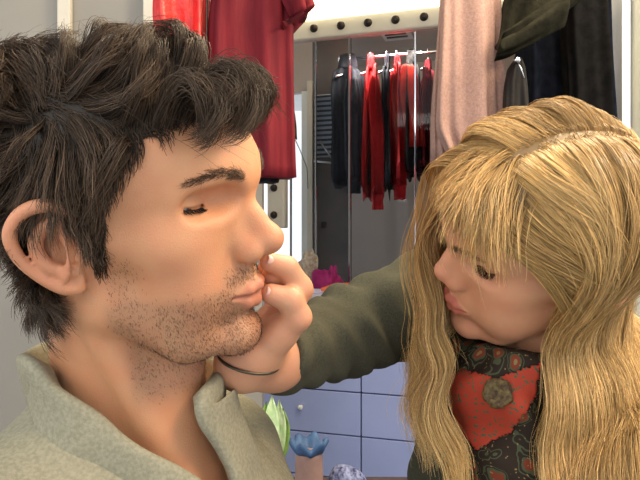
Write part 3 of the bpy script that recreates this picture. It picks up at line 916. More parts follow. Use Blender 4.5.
D = F5.D+.0035*np.sin(gz*95+gx*45+2.5*np.sin(gy*24+gx*15))+.0018*np.sin(gy*150+gz*60)
# carve the room for the neck and head
hloc = []
X, Y, Z = np.broadcast_arrays(gx, gy, gz); Pw = np.stack([X.ravel(), Y.ravel(), Z.ravel()], 1)
bandm = (np.abs(D).ravel() < .03)
dh = np.full(len(Pw), .1); dh[bandm] = evalp(list(hw[:16])+list(nw), w2l(Pw[bandm]))
D = np.maximum(D, -(dh.reshape(D.shape)-.0015))
F5.D = D.astype(np.float32); cvv, cff = F5.surface(2)
scarf = link_mesh('neck_scarf', cvv, cff, scarf_m, woman, True)
# red panel: second cloth lying on the scarf
cn = vnormals(cvv, cff); pxx = 320+F*cvv[:, 0]/cvv[:, 1]; pyy = 240-F*(cvv[:, 2]-CZ)/cvv[:, 1]
pan = [(450, 378), (468, 372), (497, 378), (520, 368), (543, 362), (534, 398), (512, 432), (478, 452), (462, 432), (452, 404)]
mk = in_poly(pxx, pyy, pan) & (cn[:, 1] < .1)
keep = mk[cff].all(1); used = np.unique(cff[keep]); re_ = np.full(len(cvv), -1); re_[used] = np.arange(len(used))
pf = re_[cff[keep]]
pv = cvv[used]+cn[used]*.0035
po = link_mesh('red_cloth_panel', pv, pf, red_m, woman, True); po.parent = scarf
tag(po, 'red cloth panel with small dark dots')
q_ = po.modifiers.new('s', 'SOLIDIFY'); q_.thickness = .002; q_.offset = -1
# fabric rosette in its middle
kc = raycast(498, 393, lambda P: evalp(SC, P)-.004); kn = np.array([-.45, -.85, .25]); kn /= np.linalg.norm(kn)
rb = MB()
rb.lathe(kc, [(.001, .006), (.004, .0065), (.0065, .005), (.008, .0075), (.0115, .008), (.0145, .005), (.0150, .001), (.012, -.003)], 28, kn,
         wave=lambda i, a, r, h: (r*(1+.06*math.sin(5*a+i)), h+.0008*math.sin(7*a+i*2)))
ro = rb.build('rosette', noise_mat('rosette_cloth', (.06, .028, .015), (.16, .12, .04), 220, .7), woman, True); ro.parent = scarf

# ---- long blond hair
skull_w = [p for p in hw[:16]]+[p for p in hw if p[0] == 'E' and p[3] == 'u' and abs(p[1][0][0]+.012) < .001]+list(nw)
body_w = skull_w+list(conv(twp))+list(conv(SC))
def sdfW(P): return evalp(skull_w, P)
def sdfWb(P): return np.minimum(evalp(body_w, P), .5)
poly_w = [(.120, .070), (.097, .068), (.075, .062), (.060, .048), (.048, .030), (.036, .010), (.012, .000), (-.004, .036), (-.030, .030), (-.036, -.02), (-.045, -.06), (-.20, -.07), (-.20, .25), (.12, .25)]
nvW = vnormals(VW, FW)
maskW = in_poly(x2, z2, poly_w) & (np.abs(y2) < .083) & (z2 > -.065)
gl = RW.T@np.array([0, 0, -1.0])
rw = np.random.default_rng(5)
wn = VNoise(16, 8); wn2 = VNoise(42, 9)
K2 = 1300
g2 = sample_surface(VW, FW, maskW.astype(float), K2, rw)
hs_ = lambda R: np.sin(R[:, 0]*5100+R[:, 1]*3700+R[:, 2]*4300)
bangb = lambda R: (R[:, 0] > .046+.010*hs_(R)) & (np.abs(R[:, 1]) < .040+.009*hs_(R*1.7)) & (R[:, 2] > .045)
bang = bangb(g2)
def bangw(R): return bangb(R).astype(float)
def dirW(P, R, s):
    bg = bangw(R)
    sg = np.where(R[:, 1] > 0.002, 1., -1.)
    topw = sstep(.02, .09, P[:, 2])
    near = (R[:, 1] > .002)*1.
    d = np.zeros_like(P)
    early = max(0, 1-s*4)
    d[:, 1] = sg*(1.25*topw)*(1-bg)+bg*(.45*sg*early+(R[:, 1]*7))
    d[:, 0] = bg*(1.1*early+.35)+(1-bg)*((1-near)*(.40*topw*sstep(-.05, .04, R[:, 0])+.0*sstep(.0, .05, R[:, 0])*(s < .5))-near*.40*sstep(.0, .05, R[:, 0])*(1-.9*s))
    d = d+gl[None]*((1-.5*topw*(1-bg))*(1.0+1.2*s))[:, None]
    Pw = w2w(P); hsh = np.abs(np.sin(R[:, 1]*1900+R[:, 2]*1700+R[:, 0]*1300))
    far = (1-near)*(1-bg)*sstep(-.06, -.02, R[:, 0])*sstep(.05, .16, s)
    err = np.zeros_like(P); err[:, 0] = np.clip((.099+.032*hsh)-Pw[:, 0], -.06, .01)*far*40*sstep(1.25, 1.15, Pw[:, 2]); err[:, 1] = np.clip(.672-Pw[:, 1], 0, .04)*far*14
    nr = near*(1-bg)*sstep(-.01, .02, R[:, 0])*sstep(.05, .16, s)
    err[:, 0] += np.clip((.196+.06*hsh)-Pw[:, 0], 0, .05)*nr*26
    d = d+err@RW
    return d
zend = .050-.038*sstep(-.015, .035, g2[:, 1])+rw.normal(0, .007, K2)
lenW = np.where(bang, np.maximum((g2[:, 2]-zend)*.86+(.108-g2[:, 0])*.42, .016), rw.uniform(.36, .44, K2))
hW = np.where(bang, rw.uniform(.004, .020, K2), rw.uniform(.004, .022, K2))
M2 = 30
G2 = grow(g2, sdfWb, dirW, lenW, M2, hW, wn, lambda s: np.where(bang, .10+.16*s, .08+.20*s), rise=.18, hmin=.003, rootnoise=1.6, freqpos=.9)
GW = w2w(G2.reshape(-1, 3)).reshape(G2.shape)
def over_face(W_, a, b):
    qx = 320+F*W_[..., 0]/W_[..., 1]; qy = 240-F*(W_[..., 2]-CZ)/W_[..., 1]
    return ((qx > a) & (qx < b) & (qy > 262) & (qy < 334) & (W_[..., 1] < .74)).any(1)
kp = bang | ~over_face(GW, 441, 524)
G2 = G2[kp]; g2 = g2[kp]; bang = bang[kp]
n2 = 34000
c2 = sample_surface(VW, FW, maskW*(1+3*(np.abs(y2) < .007)*(z2 > .05)), n2, rw)
# keep fringe children with fringe guides
bc2 = bangb(c2)
side2 = c2[:, 1] > .002; sideg = g2[:, 1] > .002
ok_ = ~bc2 | (rw.random(n2) < .45); c2 = c2[ok_]; bc2 = bc2[ok_]; n2 = len(c2)
side2 = c2[:, 1] > .002
S2 = np.zeros((n2, M2, 3))
for b_ in (False, True):
    for sd_ in (False, True):
        ic = (bc2 == b_) & (side2 == sd_); ig = (bang == b_) & (sideg == sd_)
        if ic.sum() and ig.sum():
            S2[ic], _ = children(G2[ig], g2[ig], c2[ic], (.42 if b_ else .30), .0022 if b_ else .0055, rw, .5 if b_ else .15)
kp = bc2 | ~over_face(w2w(S2.reshape(-1, 3)).reshape(S2.shape), 444, 522) | (rw.random(n2) < .02)
S2 = S2[kp]; c2 = c2[kp]; bc2 = bc2[kp]; n2 = len(c2)
v = rw.lognormal(0, .28, (n2, 1))
tone = VNoise(60, 21)(c2)[:, :1]*.5+.5
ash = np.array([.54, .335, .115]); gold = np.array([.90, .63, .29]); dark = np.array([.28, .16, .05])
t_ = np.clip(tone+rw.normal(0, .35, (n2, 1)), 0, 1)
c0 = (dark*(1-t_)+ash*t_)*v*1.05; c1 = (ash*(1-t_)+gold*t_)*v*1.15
kf = 150; fr2 = sample_surface(VW, FW, (maskW & (z2 > .03)).astype(float), kf, rw)
Gf = grow(fr2, sdfWb, dirW, rw.uniform(.08, .30, kf), M2, rw.uniform(.012, .030, kf), wn2, lambda s: np.full(kf, .75), rise=.3)
ku = 700; gu = sample_surface(VW, FW, maskW.astype(float), ku, rw)
Gu = grow(gu, sdfW, dirW, rw.uniform(.02, .03, ku), M2, rw.uniform(.002, .004, ku), wn, lambda s: np.full(ku, .05), rise=.5)
nu = 7000; cu = sample_surface(VW, FW, maskW.astype(float), nu, rw); Su = np.zeros((nu, M2, 3))
for sd_ in (False, True):
    ic = (cu[:, 1] > .002) == sd_; ig = (gu[:, 1] > .002) == sd_
    Su[ic], _ = children(Gu[ig], gu[ig], cu[ic], .1, .0012, rw)
Su = Su[:, ::3]; Su = np.concatenate([Su, np.repeat(Su[:, -1:], M2-Su.shape[1], 1)+np.arange(1, M2-Su.shape[1]+1)[None, :, None]*1e-6], 1)
S2 = np.concatenate([S2, Gf]); rad = np.concatenate([rw.uniform(.00014, .00033, n2), np.full(kf, .00013)])
c0 = np.concatenate([c0, np.tile(gold, (kf, 1))]); c1 = np.concatenate([c1, np.tile(gold, (kf, 1))])
sv, sf = shell_from(VW, FW, in_poly(x2+.008, z2-.008*(x2 > .03), poly_w) & maskW & (sdfW(VW) < .01), .0018, w2w)
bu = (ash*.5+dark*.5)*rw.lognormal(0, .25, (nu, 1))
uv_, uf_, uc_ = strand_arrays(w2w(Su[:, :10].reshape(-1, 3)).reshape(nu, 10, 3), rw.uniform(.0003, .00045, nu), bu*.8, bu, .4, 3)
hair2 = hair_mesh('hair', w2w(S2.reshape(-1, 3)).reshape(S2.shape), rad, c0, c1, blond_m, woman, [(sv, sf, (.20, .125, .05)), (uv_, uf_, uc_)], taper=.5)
tag(hair2, 'long blond hair with a fringe and a centre parting')
# ---- bracelet
bm = MB(); bc_ = at(238, 357, .510); ba = np.array([.25, -.22, 1.0]); ba /= np.linalg.norm(ba); b1 = np.cross(ba, [0, 1, 0.]); b1 /= np.linalg.norm(b1); b2_ = np.cross(ba, b1)
ctr = at(249, 359, .545)
ring = [ctr+.0268*(b1*math.cos(a)+b2_*math.sin(a)) for a in np.linspace(0, 2*math.pi, 41)]
bm.tube(ring, .0013, 6, False); bm.build('bracelet', mat('dark_metal_chain', (.10, .085, .06), .35, .8), woman, True)
# ================================================================== THE ROOM
UH = np.array([.953, -.304, 0]); VH = np.array([.304, .953, 0]); ZH = np.array([0, 0, 1.])
O = np.array([.157, 2.45, 0])
def wp(px, py, v=0.0):
    d = np.array([(px-320)/F, 1, -(py-240)/F]); o = np.array([0, 0, CZ])
    t = (v-(o-O)@VH)/(d@VH); return o+d*t
def uw(px, v=0.0): return float((wp(px, 240, v)-O)@UH)        # coordinate along the wall
def zz(py, px, v=0.0): return float(wp(px, py, v)[2])
def P3(u, v, z): return O+UH*u+VH*v+ZH*z
def wbox(mb, u0, u1, v0, v1, z0, z1): return mb.box(P3(u0, v0, z0), UH*(u1-u0), VH*(v1-v0), ZH*(z1-z0))
wall_m = noise_mat('grey_panel', (.27, .25, .215), (.31, .29, .25), 3, .45, spec=.4)
cream_m = noise_mat('cream_paint', (.62, .58, .48), (.68, .63, .52), 6, .45)
white_m = noise_mat('white_paint', (.72, .72, .70), (.78, .78, .76), 6, .4)
back_m = noise_mat('taupe_panel', (.44, .38, .34), (.50, .44, .40), 3, .4)
floor_m = noise_mat('grey_vinyl', (.10, .10, .11), (.16, .16, .17), 30, .5)
dark_m = noise_mat('dark_glossy_panel', (.11, .10, .105), (.17, .145, .14), 4, .18, spec=.6)
chrome_m = mat('chrome', (.75, .77, .82), .12, 1)
knob_m = mat('dark_metal', (.05, .04, .035), .35, .8)
drawer_m = noise_mat('blue_lit_laminate', (.30, .36, .62), (.33, .39, .66), 5, .35, spec=.5)  # blue daylight on whitish lilac fronts, mixed into the base colour
seam_m = mat('shadow_gap', (.03, .03, .05), .8)
def st(o): o['kind'] = 'structure'; return o

HC = 2.40
m = MB(); m.box((-2.6, -1.2, -.05), (6.2, 0, 0), (0, 7.2, 0), (0, 0, .05)); st(m.build('floor', floor_m))
m = MB(); m.box((-2.6, .75, HC), (6.2, 0, 0), (0, 5.2, 0), (0, 0, .05)); st(m.build('ceiling', white_m))
# lockers behind the first person: left wall, parallel to the picture
YL = 1.62
def fx(px, Y=YL): return (px-320)/F*Y
m = MB(); m.box((-2.6, YL, 0), (fx(262)+2.6, 0, 0), (0, .06, 0), (0, 0, HC)); st(m.build('wall_left', wall_m))
m = MB(); m.box((fx(60), YL-.02, 0), (fx(73)-fx(60), 0, 0), (0, .02, 0), (0, 0, HC)); st(m.build('trim_1', cream_m, bevel=.003))
m = MB(); m.box((fx(146), YL-.03, 0), (fx(157)-fx(146), 0, 0), (0, .03, 0), (0, 0, HC)); st(m.build('trim_2', cream_m, bevel=.003))
# right side wall with its door post
YR = 1.50
m = MB(); m.box((fx(622, YR), YR-.10, 0), (1.4, 0, 0), (0, .1, 0), (0, 0, HC)); st(m.build('wall_right', noise_mat('pale_cream', (.86, .84, .70), (.90, .88, .75), 5, .5)))
m = MB(); m.box((fx(606, YR), YR-.08, 0), (fx(614, YR)-fx(606, YR), 0, 0), (0, .06, 0), (0, 0, HC)); st(m.build('trim_3', white_m, bevel=.002))
m = MB(); m.box((fx(614, YR), YR-.05, 0), (fx(622, YR)-fx(614, YR), 0, 0), (0, .03, 0), (0, 0, HC)); st(m.build('trim_4', mat('grey_blue_seal', (.25, .27, .32), .5)))

# ---- wardrobe recess behind the counter
zt0, zt1 = zz(38, 300), zz(24, 300)
ctop = zz(285, 330)                                    # height of the counter
ul = uw(258)
ur = uw(640)
m = MB()
wbox(m, ul, uw(284), 0, .05, zz(226, 272), zz(176, 272)); 
post = m.build('post_x', cream_m)
bpy.data.objects.remove(post)
# top rail of the wardrobe with its round lamp sockets
rail = empty('wardrobe_frame', P3(uw(285), .02, 0)); tag(rail, 'cream frame with round dark sockets above the glass doors', 'frame')
m = MB(); wbox(m, uw(262), uw(520), 0, .05, zt0-.006, zt1+.012); m.build('top_rail', cream_m, rail, bevel=.006)
m = MB(); wbox(m, uw(267), uw(284), 0, .05, zz(228, 275), zt0-.006); m.build('side_post', cream_m, rail, bevel=.006)
def socket(u, z, r=.012):
    k = MB(); k.lathe(P3(u, .001, z), [(r*1.35, 0), (r*1.35, .004), (r, .006), (r, .016), (r*.8, .020), (r*.25, .0205)], 16, -VH)
    k.build('socket', knob_m, rail, True)
for px in (314, 341, 368, 395.5, 424, 288): socket(uw(px), (zt0+zt1)/2+.004)
for py in (188, 215): socket(uw(274), zz(py, 274), .011)
# glowing strip lamp above the rail
lampm = mat('lamp_diffuser', (1, .95, .8), .4, emit=(1, .86, .55), estr=3.2)
cl = empty('strip_light', P3(uw(360), -.02, zt1+.05)); tag(cl, 'glowing warm white strip light above the cream frame', 'lamp')
m = MB(); wbox(m, uw(280), uw(520), -.03, .06, zt1+.018, zt1+.12); m.build('diffuser', lampm, cl, bevel=.015)
m = MB(); wbox(m, uw(278), uw(522), .02, .08, zt1+.12, HC); m.build('housing', white_m, cl)
# recess shell
DV = 1.15
ud0, ud1 = uw(283, .55), uw(306, .55)                    # doorway in the recess' back-left
m = MB(); wbox(m, uw(345, DV), uw(640, .0)+.2, DV, DV+.04, 0, HC); st(m.build('wall_back', back_m))
m = MB(); wbox(m, uw(620), uw(620)+.04, 0.05, DV, 0, HC); st(m.build('wall_recess', back_m))
m = MB(); wbox(m, uw(262), uw(620), .06, DV, zz(37, 400, .5)+.06, zz(37, 400, .5)+.09); st(m.build('ceiling_recess', back_m))
# panel left of the jackets with louvred shutter, nearer than the back wall
VP = .55
m = MB(); wbox(m, uw(312.5, VP), uw(350, VP), VP, VP+.03, 0, zz(38, 330, VP)+.1)
pn = m.build('wall_panel', dark_m); st(pn); pn.name = 'wall_partition'
m = MB(); wbox(m, uw(225, VP), uw(312.5, VP), VP, VP+.03, zz(93, 300, VP), HC-.05); st(m.build('wall_above_door', back_m))
m = MB(); wbox(m, uw(304, VP), uw(313, VP), VP-.04, VP+.0, 0, zz(93, 305, VP)); st(m.build('door_1', white_m, bevel=.004))
m = MB(); wbox(m, uw(310.5, VP), uw(316, VP), VP-.055, VP-.04, ctop, zz(84, 305, VP)); st(m.build('trim_5', cream_m, bevel=.002))
m = MB(); wbox(m, uw(225, VP), uw(266, VP), VP, VP+.03, 0, zz(93, 300, VP)); 
# blinds
vb = empty('louvred_blind', wp(324, 160, VP-.02)); tag(vb, 'dark louvred blind on the panel beside the bright doorway', 'blind')
u0, u1 = uw(315, VP-.02), uw(334, VP-.02)
z0, z1 = zz(157, 324, VP-.02), zz(94, 324, VP-.02)
m = MB(); wbox(m, u0, u1, VP-.012, VP-.008, z0, z1); m.build('backing', mat('painted_daylight_pane', (.70, .80, .95), .25), vb)  # daylight behind the slats, put into the pane's bright blue colour
m = MB(); nsl = 13
for i in range(nsl):
    zc = z0+(i+.5)*(z1-z0)/nsl
    m.box(P3(u0, VP-.030, zc-.006), UH*(u1-u0), VH*.016+ZH*.010, ZH*.0035)
m.build('slats', mat('dark_slats', (.025, .03, .05), .35), vb)
m = MB(); m.tube([P3(u0, VP-.02, z0), P3(u0, VP-.02, z1)], .003, 6); m.tube([P3(u1, VP-.02, z0), P3(u1, VP-.02, z1)], .003, 6); m.build('edge', chrome_m, vb)
# folding shelf bracket
sh = empty('folding_bracket', wp(326, 162, VP-.02)); tag(sh, 'small grey folding bracket with a diagonal stay below the blind', 'bracket')
m = MB(); a, b = wp(314, 161, VP-.05), wp(338, 164, VP-.05); m.tube([a, b], .006, 8); m.build('arm', mat('grey_metal', (.45, .45, .47), .4, .6), sh, True)
m = MB(); m.tube([wp(320, 141, VP-.04), wp(335, 163, VP-.05)], .0045, 8); m.build('stay', bpy.data.materials['grey_metal'], sh, True)
lk = MB(); c = wp(321, 228, VP-.02); lk.box(c, UH*.022, ZH*.03, VH*.015); tag(lk.build('door_latch', knob_m, bevel=.002), 'small dark latch on the glossy panel beside the doorway', 'latch')
# thin cord in the doorway
m = MB(); m.tube([wp(293, 135, .3), wp(300, 150, .35), wp(307, 168, .45), wp(308, 190, .5)], .0022, 6); tag(m.build('hanging_cord', mat('grey_cord', (.3, .29, .27), .7), smooth=True), 'thin dark cord crossing the bright doorway', 'cord')
# glass doors
glass = bpy.data.materials.new('clear_glass'); glass.use_nodes = True; nt = glass.node_tree; nt.nodes.clear()
go = nt.nodes.new('ShaderNodeOutputMaterial'); gm = nt.nodes.new('ShaderNodeMixShader'); gt = nt.nodes.new('ShaderNodeBsdfTransparent'); gg = nt.nodes.new('ShaderNodeBsdfGlossy'); gf = nt.nodes.new('ShaderNodeFresnel')
gt.inputs[0].default_value = (.93, .95, .96, 1); gg.inputs['Roughness'].default_value = .02; gf.inputs[0].default_value = 1.22
nt.links.new(gf.outputs[0], gm.inputs[0]); nt.links.new(gt.outputs[0], gm.inputs[1]); nt.links.new(gg.outputs[0], gm.inputs[2]); nt.links.new(gm.outputs[0], go.inputs[0])
ed = [289, 313.5, 348, 414, 470]
for i in range(4):
    g = empty('glass_door', P3(uw(ed[i]), .03, ctop))
    tag(g, ['narrow glass panel in front of the bright doorway', 'glass panel in front of the louvred blind', 'glass panel in front of the red jackets, with a chrome edge each side', 'glass panel behind the pinkish jersey, right of the chrome edge'][i], 'glass door', 'glass doors of the wardrobe')
    vo = .02+.008*(i % 2)
    m = MB(); wbox(m, uw(ed[i])+.004, uw(ed[i+1])-.002, vo, vo+.004, ctop+.004, zt0-.006); m.build('pane', glass, g)
    m = MB(); wbox(m, uw(ed[i])-.0028, uw(ed[i])+.0028, vo-.004, vo+.008, ctop+.002, zt0-.006); m.build('edge_strip', chrome_m, g)
# ceiling vent
vt = empty('ceiling_vent', wp(396, 42, .5)); tag(vt, 'small pale grey vent on the recess ceiling above the jackets', 'vent')
zc = zz(37, 400, .5)+.06
m = MB(); m.box(P3(uw(381, .6), .48, zc-.012), UH*.14, VH*.22, ZH*.012); m.build('plate', white_m, vt, bevel=.004)
m = MB()
for i in range(4): m.box(P3(uw(381, .6)+.02, .50+i*.045, zc-.016), UH*.10, VH*.014, ZH*.005)
m.build('slot', knob_m, vt)
# clothes rail and its hanging jackets
VJ = .36
rl = empty('clothes_rail', P3(uw(400, VJ), VJ, zz(54, 400, VJ))); tag(rl, 'thin chrome clothes rail inside the wardrobe', 'rail')
ra, rb_ = wp(340, 60, VJ), wp(520, 48, VJ); rb_[2] = ra[2]
m = MB(); m.tube([ra, rb_], .007, 12); m.build('pole', chrome_m, rl, True)
m = MB(); m.lathe(ra-UH*.004, [(.018, 0), (.018, .008), (.009, .012)], 16, UH); m.build('end_flange', chrome_m, rl, True)
def wave_noise(seed):
    r = np.random.default_rng(seed); k = r.uniform(1, 5, (4, 2)); p = r.uniform(0, 6.28, 4)
    return lambda a, h: sum(math.sin(k[i, 0]*a*2//1*1.0+k[i, 1]*h*7+p[i]) for i in range(4))/4
def loft(sections, n=36, folds=6, famp=.004, seed=0, flare=1.0):
    """sections: (centre, half width vector, half depth vector) top to bottom -> closed garment tube with vertical folds"""
    r = random.Random(seed); ph = [r.uniform(0, 6.28) for _ in range(4)]; vs = []; fs = []
    nS = len(sections); tt = [i/(nS-1) for i in range(nS)]
    dense = []
    for i in range(nS-1):
        for k in range(5):
            t = k/5; dense.append([sections[i][j]*(1-t)+sections[i+1][j]*t for j in range(3)])
    dense.append(list(sections[-1]))
    sm = [dense[0]]+[[(dense[i-1][j]+dense[i][j]*2+dense[i+1][j])/4 for j in range(3)] for i in range(1, len(dense)-1)]+[dense[-1]]
    m_ = len(sm)
    for i, (c, w_, d_) in enumerate(sm):
        s = i/(m_-1)
        for k in range(n):
            a = 2*math.pi*k/n
            ca, sa = math.cos(a), math.sin(a)
            q = 1+famp/max(np.linalg.norm(w_), .01)*(.25+s)*(math.sin(folds*a+ph[0]+s*1.3)+.6*math.sin((folds*2+1)*a+ph[1]-s*2)+.4*math.sin(9*s+a*2+ph[2]))
            e = .75
            vs.append(c+w_*math.copysign(abs(ca)**e, ca)*q+d_*math.copysign(abs(sa)**e, sa)*q*(1+.6*(q-1)*8))
    for i in range(m_-1):
        for k in range(n): fs.append([i*n+k, (i+1)*n+k, (i+1)*n+(k+1) % n, i*n+(k+1) % n])
    fs.append(list(range(n))); fs.append([(m_-1)*n+k for k in range(n)][::-1])
    return vs, fs
def cloth(name, c1, c2, sc=60, rough=.85, bump=.3): return noise_mat(name, c1, c2, sc, rough, bump, sc*4, spec=.2)
red_c = cloth('red_fleece', (.45, .015, .022), (.58, .025, .03)); scarlet = cloth('scarlet_shell', (.70, .035, .025), (.82, .06, .035), 30, .55)
navy = cloth('navy_cloth', (.018, .022, .035), (.035, .04, .055)); blackc = cloth('black_cloth', (.012, .012, .014), (.025, .025, .028)); maroon = cloth('maroon_cloth', (.18, .012, .02), (.26, .02, .03))
def hanger(root, c, yaw=0):
    m = MB(); top = c+ZH*.0
    rr_ = .018; pts = [top+ZH*(-.02)+VH*0]+[top+ZH*(.012+rr_*math.sin(a))+VH*(rr_*math.cos(a)) for a in np.linspace(-1.4, 3.4, 9)]
    m.tube([top-ZH*.05]+pts, .002, 6, False)
    m.tube([top-ZH*.11-VH*.17, top-ZH*.055, top-ZH*.11+VH*.17], .006, 8)
    m.build('hanger', chrome_m, root, True)
def jacket(px0, px1, py0, py1, mt, label, tilt=0, v=VJ, seed=1, sleeve=None, cuffm=None, group='jackets hanging in the wardrobe', kids=()):
    """a jacket seen from its side, hanging on the rail: shoulders run into the picture"""
    cx = (px0+px1)/2; W_ = abs(uw(px1, v)-uw(px0, v))/2
    zt, zb = zz(py0, cx, v), zz(py1, cx, v)
    c0 = P3(uw(cx, v), v, zt)
    hook = P3(uw(cx, v), v, ra[2]-.006)
    DH = P3(uw(cx, v), v, 0)*np.array([1, 1, 0]); DH /= np.linalg.norm(DH)
    root = empty('jacket', c0); tag(root, label, 'jacket', group)
    hanger(root, hook)
    H = zt-zb
    sec = []
    for s, w_, d_ in ((0, .22, .035), (.035, .55, .07), (.10, .85, .17), (.22, .95, .205), (.5, .95, .21), (.8, 1.0, .215), (.97, .95, .21), (1, .85, .20)):
        sec.append((c0-ZH*H*s+UH*tilt*s, UH*W_*w_, DH*d_*.72))
    v_, f2 = loft(sec, 40, 5, .006, seed); k = MB(); k.add(v_, f2); k.build('body_panel', mt, root, True)
    # collar
    v_, f2 = loft([(c0+ZH*.045, UH*W_*.42, DH*.04), (c0+ZH*.02, UH*W_*.5, DH*.05), (c0-ZH*.02, UH*W_*.55, DH*.055)], 24, 3, .001, seed); k = MB(); k.add(v_, f2); k.build('collar', mt, root, True)
    if sleeve:
        for sl in sleeve:
            (ax_, ay_), (bx_, by_), wid, vv = sl
            a_, b_ = wp(ax_, ay_, vv), wp(bx_, by_, vv); wv_ = wid/F*b_[1]
            mid = (a_+b_)/2
            sec = [(a_, UH*wv_*.65, DH*.04), (a_*.8+b_*.2, UH*wv_*1.0, DH*.05), (mid+UH*.004, UH*wv_*1.0, DH*.045), (a_*.12+b_*.88, UH*wv_*.9, DH*.04), (b_, UH*wv_*.75, DH*.035)]
            v_, f2 = loft(sec, 24, 4, .004, seed+3); k = MB(); k.add(v_, f2); k.build('sleeve', mt, root, True)
            cb = b_; k = MB()
            v_, f2 = loft([(cb+ZH*.004, UH*wv_*.80, DH*.0352), (cb-ZH*.02, UH*wv_*.72, DH*.035), (cb-ZH*.055, UH*wv_*.74, DH*.035)], 24, 10, .0015, seed); k.add(v_, f2); k.build('cuff', cuffm or mt, root, True)
    return root
jacket(329, 366, 66, 186, navy, 'long dark coat at the left end of the rail', 0.01, seed=1, sleeve=[((352, 80), (354, 180), 9, VJ-.17)])
jacket(363, 378, 66, 196, red_c, 'red jacket hanging beside the long dark coat', seed=2, sleeve=[((374, 78), (378, 196), 7.5, VJ-.18)])
jacket(382, 392, 66, 190, navy, 'narrow dark jacket hanging between two red ones', seed=3)
jacket(391, 403, 66, 186, red_c, 'red jacket right of the narrow dark jacket', seed=4, sleeve=[((394, 76), (400, 186), 8, VJ-.18)])
j5 = jacket(402, 420, 62, 176, blackc, 'black and bright red jacket with dark cuffs', seed=5)
k = MB(); a_, b_ = wp(408, 66, VJ-.18), wp(416, 148, VJ-.18)
v_, f2 = loft([(a_, UH*.022, VH*.03), (a_*.8+b_*.2, UH*.040, VH*.045), ((a_+b_)/2, UH*.045, VH*.045), (b_, UH*.042, VH*.04)], 24, 4, .004, 9); k.add(v_, f2); k.build('sleeve', scarlet, j5, True)
k = MB(); v_, f2 = loft([(b_, UH*.044, VH*.042), (b_-ZH*.10, UH*.046, VH*.042)], 24, 4, .003, 9); k.add(v_, f2); k.build('cuff', blackc, j5, True)
jacket(420, 436, 72, 172, maroon, 'maroon jacket partly behind the pinkish jersey', seed=6)

# ---- counter with drawers
VC = -.42
cn_ = empty('counter', P3(uw(330, VC), VC+.2, 0)); tag(cn_, 'drawer counter below the wardrobe doors, lilac fronts coloured with blue daylight', 'counter')
lav = noise_mat('lavender_top', (.50, .48, .66), (.56, .54, .72), 8, .35)
uc0, uc1 = uw(238, VC), uw(640, VC)+.1
m = MB(); wbox(m, uc0-.01, uc1, VC-.015, -.0, ctop-.035, ctop); m.build('worktop', lav, cn_, bevel=.004)
m = MB(); wbox(m, uc0, uc1, VC+.02, -.002, .08, ctop-.035); m.build('carcass', seam_m, cn_)
zrow = [ctop-.04]
z1_ = zz(393, 361, VC); z2_ = zz(437, 361, VC); hgt = z1_-z2_
rows = [z1_+hgt*2+.02, z1_+hgt, z1_, z2_, z2_-hgt, z2_-2*hgt]
useam = uw(361, VC); wd = useam-uw(246, VC)
for r_i in range(5):
    for c_i in range(-1, 3):
        a0 = useam+wd*c_i*1.0 if c_i >= 0 else useam-wd
        zt_, zb_ = min(rows[r_i], ctop-.042), rows[r_i+1]
        if zt_-zb_ < .03: continue
        m = MB(); wbox(m, a0+.002, a0+wd-.002, VC, VC+.02, zb_+.002, zt_-.002)
        dr = m.build('drawer', drawer_m, cn_, bevel=.002)
        uk = a0+wd*.5; 
        m = MB(); m.lathe(P3(uk, VC, (zt_+zb_)/2+.012), [(.006, 0), (.005, .006), (.008, .012), (.0085, .016), (.006, .019), (.001, .020)], 14, -VH)
        m.build('knob', white_m, dr, True)

# ---- bits on the counter
def heap(name, px, py, w_, h_, v, mt, label, cat, seed, n=40, flat=.6):
    """crumpled cloth: noisy mound with folded ridges"""
    c = wp(px, py, v); c[2] = ctop+.001
    r = np.random.default_rng(seed); nz = VNoise(45, seed); nz2 = VNoise(110, seed+1)
    vs = []; nn_ = 36
    W_ = w_/F*c[1]/2; H_ = h_/F*c[1]
    th = np.linspace(0, math.pi/2, 12)
    for i, t in enumerate(th):
        for k in range(nn_):
            a = 2*math.pi*k/nn_
            p = np.array([math.cos(a)*math.sin(t)*W_, math.sin(a)*math.sin(t)*W_*.7, math.cos(t)*H_])
            d = nz(p[None])[0]*.10*W_+nz2(p[None])[0]*.035*W_
            p = p*(1+.18*(nz(p[None]*1.3)[0, 0])+.10*math.sin(p[0]*260+p[1]*120+seed))+d*.6; p[2] = max(p[2], 0.0005)
            if i == 11: p[2] = 0
            vs.append(c+UH*p[0]+VH*p[1]+ZH*p[2])
    fs = [[i*nn_+k, (i+1)*nn_+k, (i+1)*nn_+(k+1) % nn_, i*nn_+(k+1) % nn_] for i in range(11) for k in range(nn_)]
    k = MB(); k.add(vs, fs); o = k.build(name, mt, None, True); tag(o, label, cat)
    q = o.modifiers.new('s', 'SUBSURF'); q.levels = 1; q.render_levels = 1
    return o
heap('crumpled_scarf', 332, 276, 34, 26, -.16, cloth('magenta_cloth', (.22, .015, .10), (.34, .03, .16), 30), 'crumpled magenta scarf lying on the counter', 'scarf', 3)
heap('crumpled_scarf', 306, 270, 26, 30, -.10, cloth('beige_print', (.28, .22, .16), (.50, .44, .36), 90), 'crumpled beige patterned cloth behind the magenta scarf', 'cloth', 5)
m = MB()
